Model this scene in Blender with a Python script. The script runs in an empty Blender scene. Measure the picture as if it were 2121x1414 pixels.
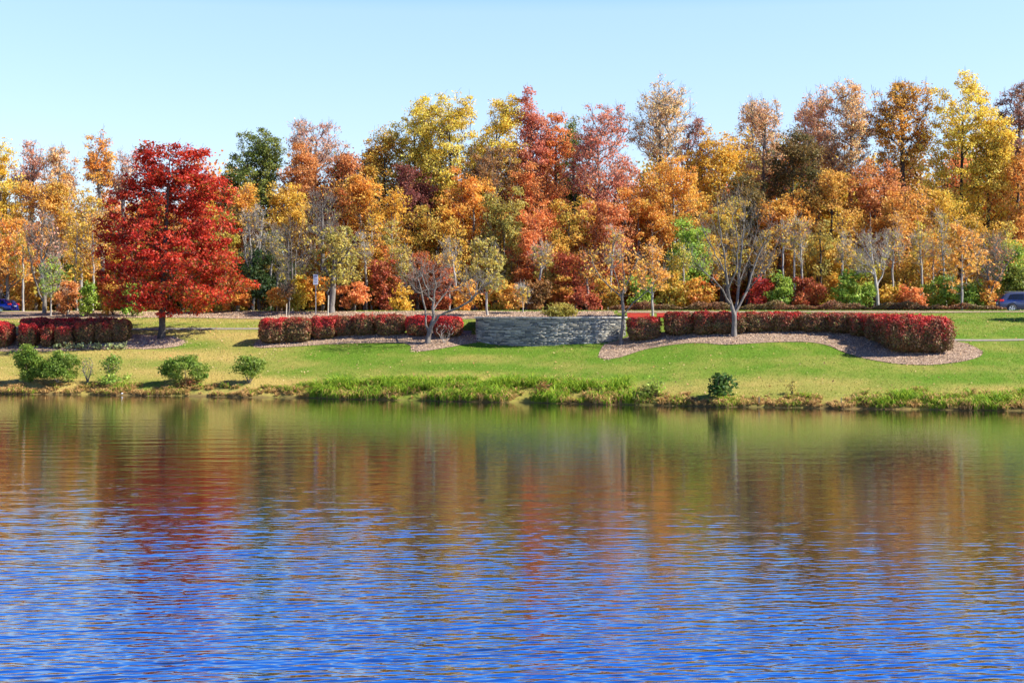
import bpy, bmesh, math, random
import numpy as np
from mathutils import Vector
from mathutils.geometry import delaunay_2d_cdt

R = math.radians
F, CX, HZ, EYE = 2945.8, 1060.5, 650.0, 5.5      # lens in photo pixels, optical axis, horizon row, eye height
C = bpy.context.scene.collection
RNG = np.random.default_rng(11)

# ------------------------------------------------------------------ helpers
def new_obj(name, me, parent=None, loc=None):
    o = bpy.data.objects.new(name, me)
    C.objects.link(o)
    if parent is not None: o.parent = parent
    if loc is not None: o.location = loc
    return o

def tag(o, label=None, cat=None, group=None, kind=None):
    if label:
        n = len(label.split())
        assert 4 <= n <= 16, (n, label)
        o['label'] = label
    if cat: o['category'] = cat
    if group: o['group'] = group
    if kind: o['kind'] = kind
    return o

def empty(name, loc, rz=0.0):
    o = bpy.data.objects.new(name, None); C.objects.link(o)
    o.location = loc; o.rotation_euler = (0, 0, rz); o.empty_display_size = 0.3
    return o

def mesh_np(name, V, Fc, mats, smooth=False, col=None, colname='tint'):
    """V (n,3), Fc (m,k) with one face size; col per-face rgb."""
    me = bpy.data.meshes.new(name)
    V = np.ascontiguousarray(V, dtype=np.float32); Fc = np.ascontiguousarray(Fc, dtype=np.int32)
    m, k = Fc.shape
    me.vertices.add(len(V)); me.vertices.foreach_set('co', V.ravel())
    me.loops.add(m*k); me.loops.foreach_set('vertex_index', Fc.ravel())
    me.polygons.add(m)
    me.polygons.foreach_set('loop_start', np.arange(0, m*k, k, dtype=np.int32))
    me.update(calc_edges=True)
    if smooth: me.polygons.foreach_set('use_smooth', np.ones(m, dtype=bool))
    if col is not None:
        a = me.attributes.new(colname, 'FLOAT_COLOR', 'FACE')
        c4 = np.ones((m, 4), dtype=np.float32); c4[:, :3] = col
        a.data.foreach_set('color', c4.ravel())
    for mt in (mats if isinstance(mats, (list, tuple)) else [mats]): me.materials.append(mt)
    return me

def bm_obj(name, bm, mat, parent=None, smooth=False):
    me = bpy.data.meshes.new(name); bm.to_mesh(me); bm.free()
    me.materials.append(mat)
    if smooth:
        for p in me.polygons: p.use_smooth = True
    return new_obj(name, me, parent)

def add_box(bm, c, s, bev=0.0, rot=None):
    r = bmesh.ops.create_cube(bm, size=1.0)
    vs = r['verts']
    for v in vs: v.co = Vector((v.co.x*s[0], v.co.y*s[1], v.co.z*s[2]))
    if bev > 0:
        es = list({e for v in vs for e in v.link_edges})
        rr = bmesh.ops.bevel(bm, geom=es, offset=bev, segments=1, affect='EDGES')
        vs = list({v for f in rr['faces'] for v in f.verts} | {v for v in vs if v.is_valid})
    for v in vs:
        p = v.co.copy()
        if rot: p.rotate(rot)
        v.co = p + Vector(c)
    return vs

def smooth01(a, b, x):
    t = np.clip((x-a)/(b-a), 0, 1); return t*t*(3-2*t)

class Noise:
    """cheap smooth value noise from summed sines"""
    def __init__(s, seed, scale, n=10, dim=3):
        r = np.random.default_rng(seed)
        d = r.normal(size=(n, dim)); d /= np.linalg.norm(d, axis=1)[:, None]
        s.k = d*(2*math.pi/scale)*r.uniform(.6, 1.7, (n, 1)); s.p = r.uniform(0, 6.28, n)
    def __call__(s, P):
        return np.sin(P@s.k.T + s.p).sum(1)/math.sqrt(len(s.p))*1.0      # roughly -1.4 .. 1.4

# ------------------------------------------------------------------ materials
def nodes(name):
    m = bpy.data.materials.new(name); m.use_nodes = True
    nt = m.node_tree; nt.nodes.clear()
    out = nt.nodes.new('ShaderNodeOutputMaterial')
    return m, nt, out
def N(nt, t, **kw):
    n = nt.nodes.new(t)
    for k, v in kw.items():
        if k in n.inputs: n.inputs[k].default_value = v
        else: setattr(n, k, v)
    return n
def L(nt, a, b): nt.links.new(a, b)
def rgba(c): return (c[0], c[1], c[2], 1)

def leaf_mat(name, trans=0.35, rough=0.55):
    m, nt, out = nodes(name)
    at = N(nt, 'ShaderNodeAttribute', attribute_name='tint')
    p = N(nt, 'ShaderNodeBsdfPrincipled', Roughness=rough)
    p.inputs['Specular IOR Level'].default_value = 0.3
    tr = N(nt, 'ShaderNodeBsdfTranslucent')
    mx = N(nt, 'ShaderNodeMixShader', Fac=trans)
    L(nt, at.outputs['Color'], p.inputs['Base Color']); L(nt, at.outputs['Color'], tr.inputs['Color'])
    L(nt, p.outputs[0], mx.inputs[1]); L(nt, tr.outputs[0], mx.inputs[2]); L(nt, mx.outputs[0], out.inputs[0])
    return m

def noise_mat(name, c1, c2, scale, rough=0.85, bump=0.0, c3=None, detail=6, spec=0.3, stretch=(1, 1, 1)):
    m, nt, out = nodes(name)
    tc = N(nt, 'ShaderNodeTexCoord'); mp = N(nt, 'ShaderNodeMapping'); mp.inputs['Scale'].default_value = stretch
    L(nt, tc.outputs['Object'], mp.inputs[0])
    nz = N(nt, 'ShaderNodeTexNoise', Scale=scale, Detail=detail, Roughness=0.65)
    L(nt, mp.outputs[0], nz.inputs['Vector'])
    cr = N(nt, 'ShaderNodeValToRGB')
    cr.color_ramp.elements[0].position = .33; cr.color_ramp.elements[0].color = rgba(c1)
    cr.color_ramp.elements[1].position = .67; cr.color_ramp.elements[1].color = rgba(c2)
    if c3 is not None:
        e = cr.color_ramp.elements.new(.5); e.color = rgba(c3)
    L(nt, nz.outputs['Fac'], cr.inputs[0])
    p = N(nt, 'ShaderNodeBsdfPrincipled', Roughness=rough); p.inputs['Specular IOR Level'].default_value = spec
    L(nt, cr.outputs[0], p.inputs['Base Color']); L(nt, p.outputs[0], out.inputs[0])
    if bump:
        b = N(nt, 'ShaderNodeBump', Strength=bump, Distance=0.05)
        L(nt, nz.outputs['Fac'], b.inputs['Height']); L(nt, b.outputs[0], p.inputs['Normal'])
    return m

def plain_mat(name, c, rough=0.5, metal=0.0, spec=0.5, coat=0.0):
    m, nt, out = nodes(name)
    tc = N(nt, 'ShaderNodeTexCoord')
    nz = N(nt, 'ShaderNodeTexNoise', Scale=9.0, Detail=3.0)
    L(nt, tc.outputs['Object'], nz.inputs['Vector'])
    mx = N(nt, 'ShaderNodeMix', data_type='RGBA')
    mx.inputs[6].default_value = rgba([v*.9 for v in c]); mx.inputs[7].default_value = rgba([min(1, v*1.1) for v in c])
    L(nt, nz.outputs['Fac'], mx.inputs[0])
    p = N(nt, 'ShaderNodeBsdfPrincipled', Roughness=rough, Metallic=metal)
    p.inputs['Specular IOR Level'].default_value = spec; p.inputs['Coat Weight'].default_value = coat
    L(nt, mx.outputs[2], p.inputs['Base Color']); L(nt, p.outputs[0], out.inputs[0])
    return m

M_LEAF = leaf_mat('leaf_autumn', .42)
M_HEDGE = leaf_mat('leaf_hedge', .22)
M_GRASS = leaf_mat('grass_blade', .30, .6)
M_BARK = noise_mat('bark_grey', (.085, .072, .06), (.24, .21, .175), 7, .9, .4, stretch=(1, 1, .3))
M_BARKD = noise_mat('bark_dark', (.035, .028, .022), (.10, .08, .062), 6, .9, .4, stretch=(1, 1, .3))
M_BARKL = noise_mat('bark_pale', (.20, .18, .15), (.44, .40, .34), 6, .85, .3, stretch=(1, 1, .35))
M_BARKM = noise_mat('bark_mid', (.15, .13, .11), (.34, .305, .26), 6, .88, .35, stretch=(1, 1, .35))
M_TWIG = noise_mat('twig_brown', (.05, .035, .025), (.12, .085, .06), 8, .9)
M_MULCH = noise_mat('mulch', (.13, .085, .055), (.42, .30, .20), 9, .95, .8, c3=(.28, .195, .13), detail=10)
M_ASPHALT = noise_mat('asphalt', (.10, .10, .105), (.22, .215, .21), 5, .9, .2)
M_PATH = noise_mat('path_paving', (.19, .165, .13), (.29, .25, .195), 3, .9, .2)
M_CAP = noise_mat('capstone', (.30, .28, .24), (.55, .51, .44), 4, .85, .3)
M_RED = plain_mat('red_paint', (.62, .045, .03), .45)
M_STEEL = plain_mat('galvanised_steel', (.42, .43, .44), .4, .8)
M_SIGN = plain_mat('sign_white', (.55, .57, .64), .4)
M_SIGNINK = plain_mat('sign_ink', (.20, .20, .34), .5)
M_STAKE = noise_mat('stake_wood', (.55, .46, .33), (.78, .70, .56), 6, .8)
M_RUBBER = plain_mat('tyre_rubber', (.018, .018, .02), .8)
M_RIM = plain_mat('alloy_rim', (.70, .71, .73), .3, .7)
M_GLASS = plain_mat('car_glass', (.012, .016, .028), .06, 0, .9)
M_TRIM = plain_mat('black_plastic', (.025, .025, .03), .6)
M_TAIL = plain_mat('tail_lamp_red', (.75, .02, .02), .2, 0, .6)
M_SUV = plain_mat('paint_slate_blue', (.075, .095, .19), .28, .35, .5, .6)
M_CAR = plain_mat('paint_deep_blue', (.015, .03, .26), .25, .25, .5, .6)
M_WHITE = plain_mat('white_plastic', (.85, .86, .88), .4)

# ------------------------------------------------------------------ the land
_sp = [(-400, 812), (0, 815), (250, 818), (500, 822), (640, 824), (850, 829), (1000, 832), (1140, 834.5), (1300, 838), (1500, 842), (1700, 845), (1900, 848), (2121, 850), (2500, 852)]
_sy = np.array([EYE*F/(p[1]-HZ) for p in _sp]); _sx = np.array([(p[0]-CX) for p in _sp])*_sy/F
def shore(x):
    x = np.asarray(x, float)
    b = np.interp(x, _sx, _sy)
    b = b + .22*np.sin(x*.83+1)+.14*np.sin(x*1.9+.4)+.09*np.sin(x*3.7+2)
    return b
def shore_smooth(x): return np.interp(np.asarray(x, float), _sx, _sy)
_T = [(-60, -4), (-8, -1.5), (-1, -.32), (0, .0), (.5, .38), (2, .80), (5, 1.52), (8.5, 2.36), (12, 3.25), (15, 4.03), (18, 4.58), (21, 4.94), (24, 5.25), (27, 5.66), (28.6, 5.79), (31, 5.8), (60, 6.2), (120, 7.5), (400, 14), (2500, 40)]
_tt = np.concatenate([np.arange(-60, 60, .1), np.arange(60, 2500, 5)])
_tz = np.interp(_tt, [a for a, b in _T], [b for a, b in _T])
_k = np.exp(-.5*(np.arange(-12, 13)/6.)**2); _k /= _k.sum()
_zs = np.convolve(np.pad(_tz[:1200], 12, mode='edge'), _k, 'valid')
_tz[150:1180] = _zs[150:1180]
def ground_z(x, y):
    x = np.asarray(x, float); y = np.asarray(y, float)
    t = y-(shore_smooth(x)*1.0) 
    w = np.clip(1-t/4, 0, 1); t00 = t
    t = t - (shore(x)-shore_smooth(x))*w
    z = np.interp(t, _tt, _tz)
    und = .07*np.sin(x*.21+1.3)*np.sin(t*.3+.5)+.04*np.sin(x*.55)*np.sin(t*.47+2)
    z = z + und*smooth01(2, 7, t)*(1-smooth01(20, 26, t))
    z = z-.42*np.exp(-((x-7.6)/3.2)**2-((t00-14.6)/2.3)**2)
    dip = .32+.45*smooth01(10, -32, x)
    z = z - dip*smooth01(28.8, 31.2, t)*(1-smooth01(200, 500, t))
    return z
def gz(x, y): return float(ground_z(x, y))
def hit(px, py, y0=72., y1=150.):
    """where the sight line of a photo pixel meets the ground"""
    ys = np.arange(y0, y1, .02)
    xs = (px-CX)*ys/F; zr = EYE+(HZ-py)*ys/F
    d = zr-ground_z(xs, ys)
    i = np.argmax(d < 0)
    if not d[i] < 0: i = len(ys)-1
    return float(xs[i]), float(ys[i]), float(ground_z(xs[i], ys[i]))
def at(px, y): return (px-CX)*y/F
def zat(py, y): return EYE+(HZ-py)*y/F

# ground sheet in (x, distance from the shore)
def build_ground():
    xs = np.concatenate([[-1500, -700, -350, -200, -140, -100, -80], np.arange(-66, 66.1, .5), [80, 100, 140, 200, 350, 700, 1500]])
    ts = np.concatenate([[-9, -6, -4, -3, -2, -1.5], np.arange(-1.2, 5, .2), np.arange(5, 36, .4), [38, 42, 48, 56, 70, 100, 160, 300, 600, 1200, 2400]])
    X, T = np.meshgrid(xs, ts)
    Y = shore_smooth(X)+T
    Z = ground_z(X, Y)
    nx, nt_ = len(xs), len(ts)
    V = np.stack([X, Y, Z], -1).reshape(-1, 3)
    i = np.arange(nx*nt_).reshape(nt_, nx)
    Fc = np.stack([i[:-1, :-1], i[:-1, 1:], i[1:, 1:], i[1:, :-1]], -1).reshape(-1, 4)
    m, nt, out = nodes('lawn_ground')
    tc = N(nt, 'ShaderNodeTexCoord')
    at_ = N(nt, 'ShaderNodeAttribute', attribute_name='zone')
    sep = N(nt, 'ShaderNodeSeparateColor'); L(nt, at_.outputs['Color'], sep.inputs[0])
    n1 = N(nt, 'ShaderNodeTexNoise', Scale=.35, Detail=8, Roughness=.7); n2 = N(nt, 'ShaderNodeTexNoise', Scale=6, Detail=6, Roughness=.7)
    for n in (n1, n2): L(nt, tc.outputs['Object'], n.inputs['Vector'])
    g = N(nt, 'ShaderNodeMix', data_type='RGBA'); g.inputs[6].default_value = (.06, .13, .008, 1); g.inputs[7].default_value = (.14, .23, .02, 1)
    L(nt, n2.outputs['Fac'], g.inputs[0])
    d = N(nt, 'ShaderNodeMix', data_type='RGBA'); d.inputs[7].default_value = (.38, .28, .08, 1)
    a1 = N(nt, 'ShaderNodeMath', operation='MULTIPLY_ADD'); a1.inputs[1].default_value = 1.6; a1.inputs[2].default_value = -.8
    L(nt, n1.outputs['Fac'], a1.inputs[0])
    a2 = N(nt, 'ShaderNodeMath', operation='ADD', use_clamp=True); L(nt, a1.outputs[0], a2.inputs[0]); L(nt, sep.outputs[0], a2.inputs[1])
    L(nt, a2.outputs[0], d.inputs[0]); L(nt, g.outputs[2], d.inputs[6])
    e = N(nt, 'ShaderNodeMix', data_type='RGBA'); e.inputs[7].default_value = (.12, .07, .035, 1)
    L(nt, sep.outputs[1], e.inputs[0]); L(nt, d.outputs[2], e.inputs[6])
    p = N(nt, 'ShaderNodeBsdfPrincipled', Roughness=.95); p.inputs['Specular IOR Level'].default_value = .1
    b = N(nt, 'ShaderNodeBump', Strength=.8, Distance=.06); L(nt, n2.outputs['Fac'], b.inputs['Height']); L(nt, b.outputs[0], p.inputs['Normal'])
    L(nt, e.outputs[2], p.inputs['Base Color']); L(nt, p.outputs[0], out.inputs[0])
    me = mesh_np('ground', V, Fc, m, True)
    tz = T.ravel(); xz = X.ravel()
    dry = dryness(xz, tz)
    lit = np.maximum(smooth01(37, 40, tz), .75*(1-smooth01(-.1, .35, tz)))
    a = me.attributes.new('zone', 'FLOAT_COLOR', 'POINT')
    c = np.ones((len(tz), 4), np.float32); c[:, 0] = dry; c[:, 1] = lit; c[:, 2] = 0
    a.data.foreach_set('color', c.ravel())
    tag(new_obj('ground', me), kind='structure')
_nd = Noise(5, 9., 12, 2)
def dryness(x, t):
    d = .12+.62*smooth01(-12, -21, x)*(1-smooth01(16, 21, t)*.4)
    d = np.maximum(d, .60*(1-smooth01(2.5, 7.5, t)))
    d = d+.25*_nd(np.stack([x*.6, t*1.4], -1))
    d = d-.25*smooth01(9, 12, t)*(1-smooth01(13, 15, t))
    return np.clip(d, 0, 1)
build_ground()

# ------------------------------------------------------------------ the water
def build_lake():
    f2 = F*1024/2121.
    ys = [8.]
    while ys[-1] < 104:
        y = ys[-1]; ys.append(y+max(.023, y*y/(f2*EYE)/3.2))
    ys = np.array([-80, -40, -15, -3, 3]+ys)
    us = np.concatenate([[-6, -2.5, -1.2, -.75], np.linspace(-.44, .44, 760), [.75, 1.2, 2.5, 6]])
    Yr = ys[:, None]*np.ones_like(us)[None]
    X = us[None]*np.maximum(ys, 12.)[:, None]
    dy = np.gradient(ys)[:, None]
    r = np.random.default_rng(4)
    H = np.zeros_like(X)
    d = shore_smooth(X)-Yr
    gust = Noise(8, 26., 9, 2)(np.stack([X.ravel()*.35, Yr.ravel()*1.3], -1)).reshape(X.shape)
    leftb = smooth01(8, -25, X)
    amp = .11+.89*smooth01(14-8*leftb, 62-24*leftb, d+5*gust)
    amp = amp*(.84+.16*gust)*(1-.34*smooth01(-12, 8, X)*smooth01(16, 30, Yr))*(1-.18*smooth01(20, 30, Yr))
    n = 84
    for i in range(n):
        u = (i+.5)/n
        lam = .105*(.52/.105)**(u/.75) if u < .75 else .52*(2.6/.52)**((u-.75)/.25)
        th = r.normal(0, .24)-.05
        kx, ky = math.sin(th)*2*math.pi/lam, math.cos(th)*2*math.pi/lam
        slope = .078*math.sqrt(2./n)*(1.3 if .13 < lam < .36 else .8 if lam < .52 else .48)
        w = smooth01(2.2, 4.5, lam/dy)*smooth01(2, 4, lam/(np.maximum(ys, 12.)[:, None]/860.))
        H += w*slope*lam/(2*math.pi)*np.sin(kx*X+ky*Yr+r.uniform(0, 6.28))
    H *= amp
    H[:4] = 0
    V = np.stack([X, Yr, H], -1).reshape(-1, 3)
    i = np.arange(X.size).reshape(X.shape)
    Fc = np.stack([i[:-1, :-1], i[:-1, 1:], i[1:, 1:], i[1:, :-1]], -1).reshape(-1, 4)
    m, nt, out = nodes('lake_water')
    tc = N(nt, 'ShaderNodeTexCoord'); mp = N(nt, 'ShaderNodeMapping'); mp.inputs['Scale'].default_value = (.5, 1.9, 1)
    L(nt, tc.outputs['Object'], mp.inputs[0])
    nz = N(nt, 'ShaderNodeTexNoise', Scale=2.4, Detail=3, Roughness=.55); L(nt, mp.outputs[0], nz.inputs['Vector'])
    b = N(nt, 'ShaderNodeBump', Strength=.4, Distance=.018); L(nt, nz.outputs['Fac'], b.inputs['Height'])
    df = N(nt, 'ShaderNodeBsdfDiffuse'); df.inputs['Color'].default_value = (.013, .014, .008, 1)
    gl = N(nt, 'ShaderNodeBsdfGlossy', Roughness=.03); gl.inputs['Color'].default_value = (.97, .97, .97, 1)
    fr = N(nt, 'ShaderNodeFresnel', IOR=1.7); mr = N(nt, 'ShaderNodeMapRange'); mr.inputs['To Min'].default_value = .40; mr.inputs['To Max'].default_value = 1.0
    mx = N(nt, 'ShaderNodeMixShader')
    for q in (df, gl, fr): L(nt, b.outputs[0], q.inputs['Normal'])
    L(nt, fr.outputs[0], mr.inputs['Value']); L(nt, mr.outputs[0], mx.inputs[0]); L(nt, df.outputs[0], mx.inputs[1]); L(nt, gl.outputs[0], mx.inputs[2])
    L(nt, mx.outputs[0], out.inputs[0])
    tag(new_obj('lake_water', mesh_np('lake_water', V, Fc, m, True)), kind='structure')
build_lake()

# ------------------------------------------------------------------ sheets laid on the ground
def sheet(name, pts_px, mat, lift=.03, step=.5, world=None, zfun=None):
    P = world if world is not None else [hit(a, b)[:2] for a, b in pts_px]
    # densify outline
    Q = []
    for i, a in enumerate(P):
        b = P[(i+1) % len(P)]
        n = max(1, int(math.hypot(b[0]-a[0], b[1]-a[1])/.5))
        for k in range(n): Q.append((a[0]+(b[0]-a[0])*k/n, a[1]+(b[1]-a[1])*k/n))
    # soften corners
    A = np.array(Q)
    for _ in range(3): A = (np.roll(A, 1, 0)+2*A+np.roll(A, -1, 0))/4
    nb = len(A)
    xs = np.arange(A[:, 0].min(), A[:, 0].max(), step); ys = np.arange(A[:, 1].min(), A[:, 1].max(), step)
    G = np.stack(np.meshgrid(xs, ys), -1).reshape(-1, 2)
    ins = inside(G, A)
    G = G[ins]
    if len(G):
        dd = np.min(np.linalg.norm(G[:, None]-A[None], axis=2), 1); G = G[dd > .2]
    allp = np.concatenate([A, G])
    v, e, f, *_ = delaunay_2d_cdt([Vector(p) for p in allp], [(i, (i+1) % nb) for i in range(nb)], [], 1, 1e-4)
    bm = bmesh.new()
    zf = zfun or ground_z
    bv = [bm.verts.new((p.x, p.y, float(zf(p.x, p.y))+lift)) for p in v]
    for q in f:
        try: bm.faces.new([bv[i] for i in q])
        except ValueError: pass
    bmesh.ops.recalc_face_normals(bm, faces=bm.faces)
    if bm.faces and sum(fa.normal.z for fa in bm.faces) < 0: bmesh.ops.reverse_faces(bm, faces=bm.faces)
    o = bm_obj(name, bm, mat, smooth=True)
    tag(o, kind='structure')
    return o
def inside(G, A):
    x, y = G[:, 0], G[:, 1]; c = np.zeros(len(G), bool)
    for i in range(len(A)):
        x1, y1 = A[i]; x2, y2 = A[i-1]
        k = (y1 > y) != (y2 > y)
        with np.errstate(divide='ignore', invalid='ignore'):
            c ^= k & (x < (x2-x1)*(y-y1)/(y2-y1)+x1)
    return c
def band(name, x0, x1, t0, t1, mat, lift=.03, n=8, wob=0.):
    xs = np.arange(x0, x1+.01, .5)
    V = []
    for j in range(n+1):
        q = t0+(t1-t0)*j/n
        tj = q+(wob*np.sin(xs*.37+j)*(1 if j in (0, n) else .6) if wob else 0)
        y = shore_smooth(xs)+tj
        V.append(np.stack([xs, y, ground_z(xs, y)+lift], -1))
    V = np.stack(V); i = np.arange(V.shape[0]*V.shape[1]).reshape(V.shape[:2])
    Fc = np.stack([i[:-1, :-1], i[:-1, 1:], i[1:, 1:], i[1:, :-1]], -1).reshape(-1, 4)
    return tag(new_obj(name, mesh_np(name, V.reshape(-1, 3), Fc, mat, True)), kind='structure')

BED_L = [(520, 716), (530, 722), (600, 719), (680, 713), (760, 711), (830, 711), (856, 713), (847, 728), (866, 731), (910, 723), (960, 714), (1000, 709), (1000, 697), (960, 690), (900, 690), (800, 690), (690, 690), (600, 694), (540, 700)]
BED_R = [(1252, 712), (1238, 740), (1252, 748), (1290, 740), (1340, 722), (1400, 713), (1455, 710), (1500, 716), (1540, 713), (1600, 709), (1680, 708), (1715, 714), (1750, 732), (1800, 746), (1860, 755), (1930, 757), (1990, 751), (2030, 741), (2040, 730), (2010, 713), (1965, 704), (1900, 692), (1800, 684), (1650, 680), (1540, 682), (1440, 684), (1360, 690), (1300, 696)]
BED_F = [(-60, 726), (30, 729), (150, 727), (250, 722), (300, 724), (370, 719), (392, 708), (360, 698), (300, 694), (240, 690), (120, 690), (0, 692), (-60, 694)]
sheet('mulch_bed', BED_L, M_MULCH); sheet('mulch_bed', BED_R, M_MULCH); sheet('mulch_bed', BED_F, M_MULCH)
band('mulch_strip', -60, 8.2, 22.6, 27.6, M_MULCH, .03, 10, .35)
band('mulch_strip', 8.4, 60, 26.4, 27.6, M_MULCH, .03, 4, .2)
band('footpath', -60, -6.2, 16.3, 16.95, M_PATH, .03, 3)
band('footpath', -6.0, -2.9, 14.5, 16.2, M_ASPHALT, .034, 3)
band('footpath', 27, 60, 14.0, 14.4, M_PATH, .03, 3)
band('road', -300, 300, 30.6, 36.6, M_ASPHALT, .04, 8)

# ------------------------------------------------------------------ stone retaining wall
WX, WR, WYC = 3.2, 7.3, 107.2
def wall_path():
    a0, a1 = R(-142.6), R(-47.3)
    P = [(-2.75, 109.5)]
    for k in range(61):
        a = a0+(a1-a0)*k/60
        P.append((WX+WR*math.cos(a)*1.0, WYC+WR*math.sin(a)+.0))
    P.append((P[-1][0]+.2, 109.0))
    return np.array(P)
TOP = 5.2
def build_wall():
    root = empty('stone_wall', (WX, WYC-WR, gz(WX, WYC-WR)))
    tag(root, 'curved grey ledgestone retaining wall with flat capstones between the two hedges', 'retaining wall')
    P = wall_path()
    seg = np.linalg.norm(np.diff(P, axis=0), axis=1); s = np.concatenate([[0], np.cumsum(seg)])
    def pos(u, off=0.):
        x = np.interp(u, s, P[:, 0]); y = np.interp(u, s, P[:, 1])
        e = .05
        dx = np.interp(u+e, s, P[:, 0])-np.interp(u-e, s, P[:, 0]); dy = np.interp(u+e, s, P[:, 1])-np.interp(u-e, s, P[:, 1])
        l = np.hypot(dx, dy)+1e-9
        return x+dy/l*off, y-dx/l*off        # off > 0 : outwards (to the lake)
    r = np.random.default_rng(3)
    o = root.location
    cols = []; V = []; Fc = []
    z = TOP-3.0
    pal = np.array([[.29, .285, .245], [.41, .39, .32], [.14, .145, .135], [.52, .48, .38], [.36, .325, .25], [.22, .225, .20]])
    while z < TOP-.001:
        h = min(r.choice([.045, .055, .065, .08, .10]), TOP-z)
        if TOP-z-h < .05: h = TOP-z
        u = r.uniform(-.5, 0)
        while u < s[-1]:
            l = r.uniform(.22, .8) if h < .1 else r.uniform(.25, .55)
            u0, u1 = max(u, 0), min(u+l, s[-1]); u += l
            if u1-u0 < .06: continue
            g = .008; pr = r.uniform(-.028, .035); tl = r.uniform(-.012, .012)
            n = max(1, int((u1-u0)/.35))
            uu = np.linspace(u0+g, u1-g, n+1)
            b = len(V)
            for k, q in enumerate(uu):
                po = pr+tl*(k/n-.5)*2
                xo, yo = pos(q, po); xi, yi = pos(q, -.2)
                xb, yb = pos(q, po-.012)
                for (xx, yy, zz) in ((xi, yi, z+g), (xb, yb, z+g), (xo, yo, z+g+.014), (xo, yo, z+h-g-.014), (xb, yb, z+h-g), (xi, yi, z+h-g)):
                    V.append((xx-o.x, yy-o.y, zz-o.z))
            c = pal[r.integers(len(pal))]*r.uniform(.75, 1.2)
            for k in range(n):
                for j in range(5):
                    a = b+k*6+j
                    Fc.append((a, a+6, a+7, a+1)); cols.append(c)
            for a in (b, b+n*6):
                q = (a, a+1, a+4, a+5); Fc.append(q if a == b else q[::-1]); cols.append(c)
                q = (a+1, a+2, a+3, a+4); Fc.append(q if a == b else q[::-1]); cols.append(c)
        z += h
    m, nt, out = nodes('ledgestone')
    at_ = N(nt, 'ShaderNodeAttribute', attribute_name='tint'); tc = N(nt, 'ShaderNodeTexCoord')
    nz = N(nt, 'ShaderNodeTexNoise', Scale=7, Detail=8, Roughness=.7); L(nt, tc.outputs['Object'], nz.inputs['Vector'])
    cr = N(nt, 'ShaderNodeMapRange'); cr.inputs['To Min'].default_value = .45; cr.inputs['To Max'].default_value = 1.45
    L(nt, nz.outputs['Fac'], cr.inputs['Value'])
    mu = N(nt, 'ShaderNodeVectorMath', operation='SCALE'); L(nt, at_.outputs['Color'], mu.inputs[0]); L(nt, cr.outputs[0], mu.inputs['Scale'])
    p = N(nt, 'ShaderNodeBsdfPrincipled', Roughness=.85); b = N(nt, 'ShaderNodeBump', Strength=.6, Distance=.03)
    L(nt, nz.outputs['Fac'], b.inputs['Height']); L(nt, b.outputs[0], p.inputs['Normal'])
    L(nt, mu.outputs[0], p.inputs['Base Color']); L(nt, p.outputs[0], out.inputs[0])
    st = new_obj('stonework', mesh_np('stonework', np.array(V), np.array(Fc), m, False, np.array(cols)), root)
    # mortar core behind the stones
    bm = bmesh.new(); us = np.arange(0, s[-1]+.01, .3); prev = None
    for q in us:
        xo, yo = pos(q, -.045); xi, yi = pos(q, -.42)
        ring = [bm.verts.new((a-o.x, c-o.y, zz-o.z)) for a, c, zz in ((xo, yo, TOP-3), (xo, yo, TOP-.006), (xi, yi, TOP-.006), (xi, yi, TOP-3))]
        if prev:
            for k in range(3): bm.faces.new((prev[k], ring[k], ring[k+1], prev[k+1]))
        prev = ring
    bm_obj('mortar_core', bm, noise_mat('mortar', (.05, .05, .05), (.10, .095, .09), 5, .95), root)
    bm = bmesh.new(); u = 0
    while u < s[-1]-.2:
        l = r.uniform(.85, 1.35); u1 = min(u+l, s[-1])
        uu = np.linspace(u+.008, u1-.008, 4); prev = None; dz = r.uniform(-.008, .012)
        for k, q in enumerate(uu):
            xo, yo = pos(q, .12); xi, yi = pos(q, -.45)
            ring = [bm.verts.new((a-o.x, c-o.y, zz-o.z+dz)) for a, c, zz in ((xo, yo, TOP), (xo, yo, TOP+.09), (xi, yi, TOP+.09), (xi, yi, TOP))]
            if prev:
                for j in range(4): bm.faces.new((prev[j], ring[j], ring[(j+1) % 4], prev[(j+1) % 4]))
            if k in (0, 3): bm.faces.new(ring if k == 3 else ring[::-1])
            prev = ring
        u = u1
    bmesh.ops.recalc_face_normals(bm, faces=bm.faces)
    bm_obj('capstones', bm, M_CAP, root)
    # raised terrace behind the wall
    A = [tuple(np.array(pos(q, -.4))) for q in np.linspace(.2, s[-1]-.2, 60)]
    bk = [(float(x), float(shore_smooth(x)+23.6)) for x in np.linspace(A[-1][0], A[0][0], 14)]
    def zf(x, y): return np.maximum(TOP-.10, ground_z(x, y)-.02)+.06*np.sin(np.asarray(x)*.9)*.5
    sheet('terrace', None, M_MULCH, .0, .5, world=A+bk, zfun=zf)
build_wall()

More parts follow.
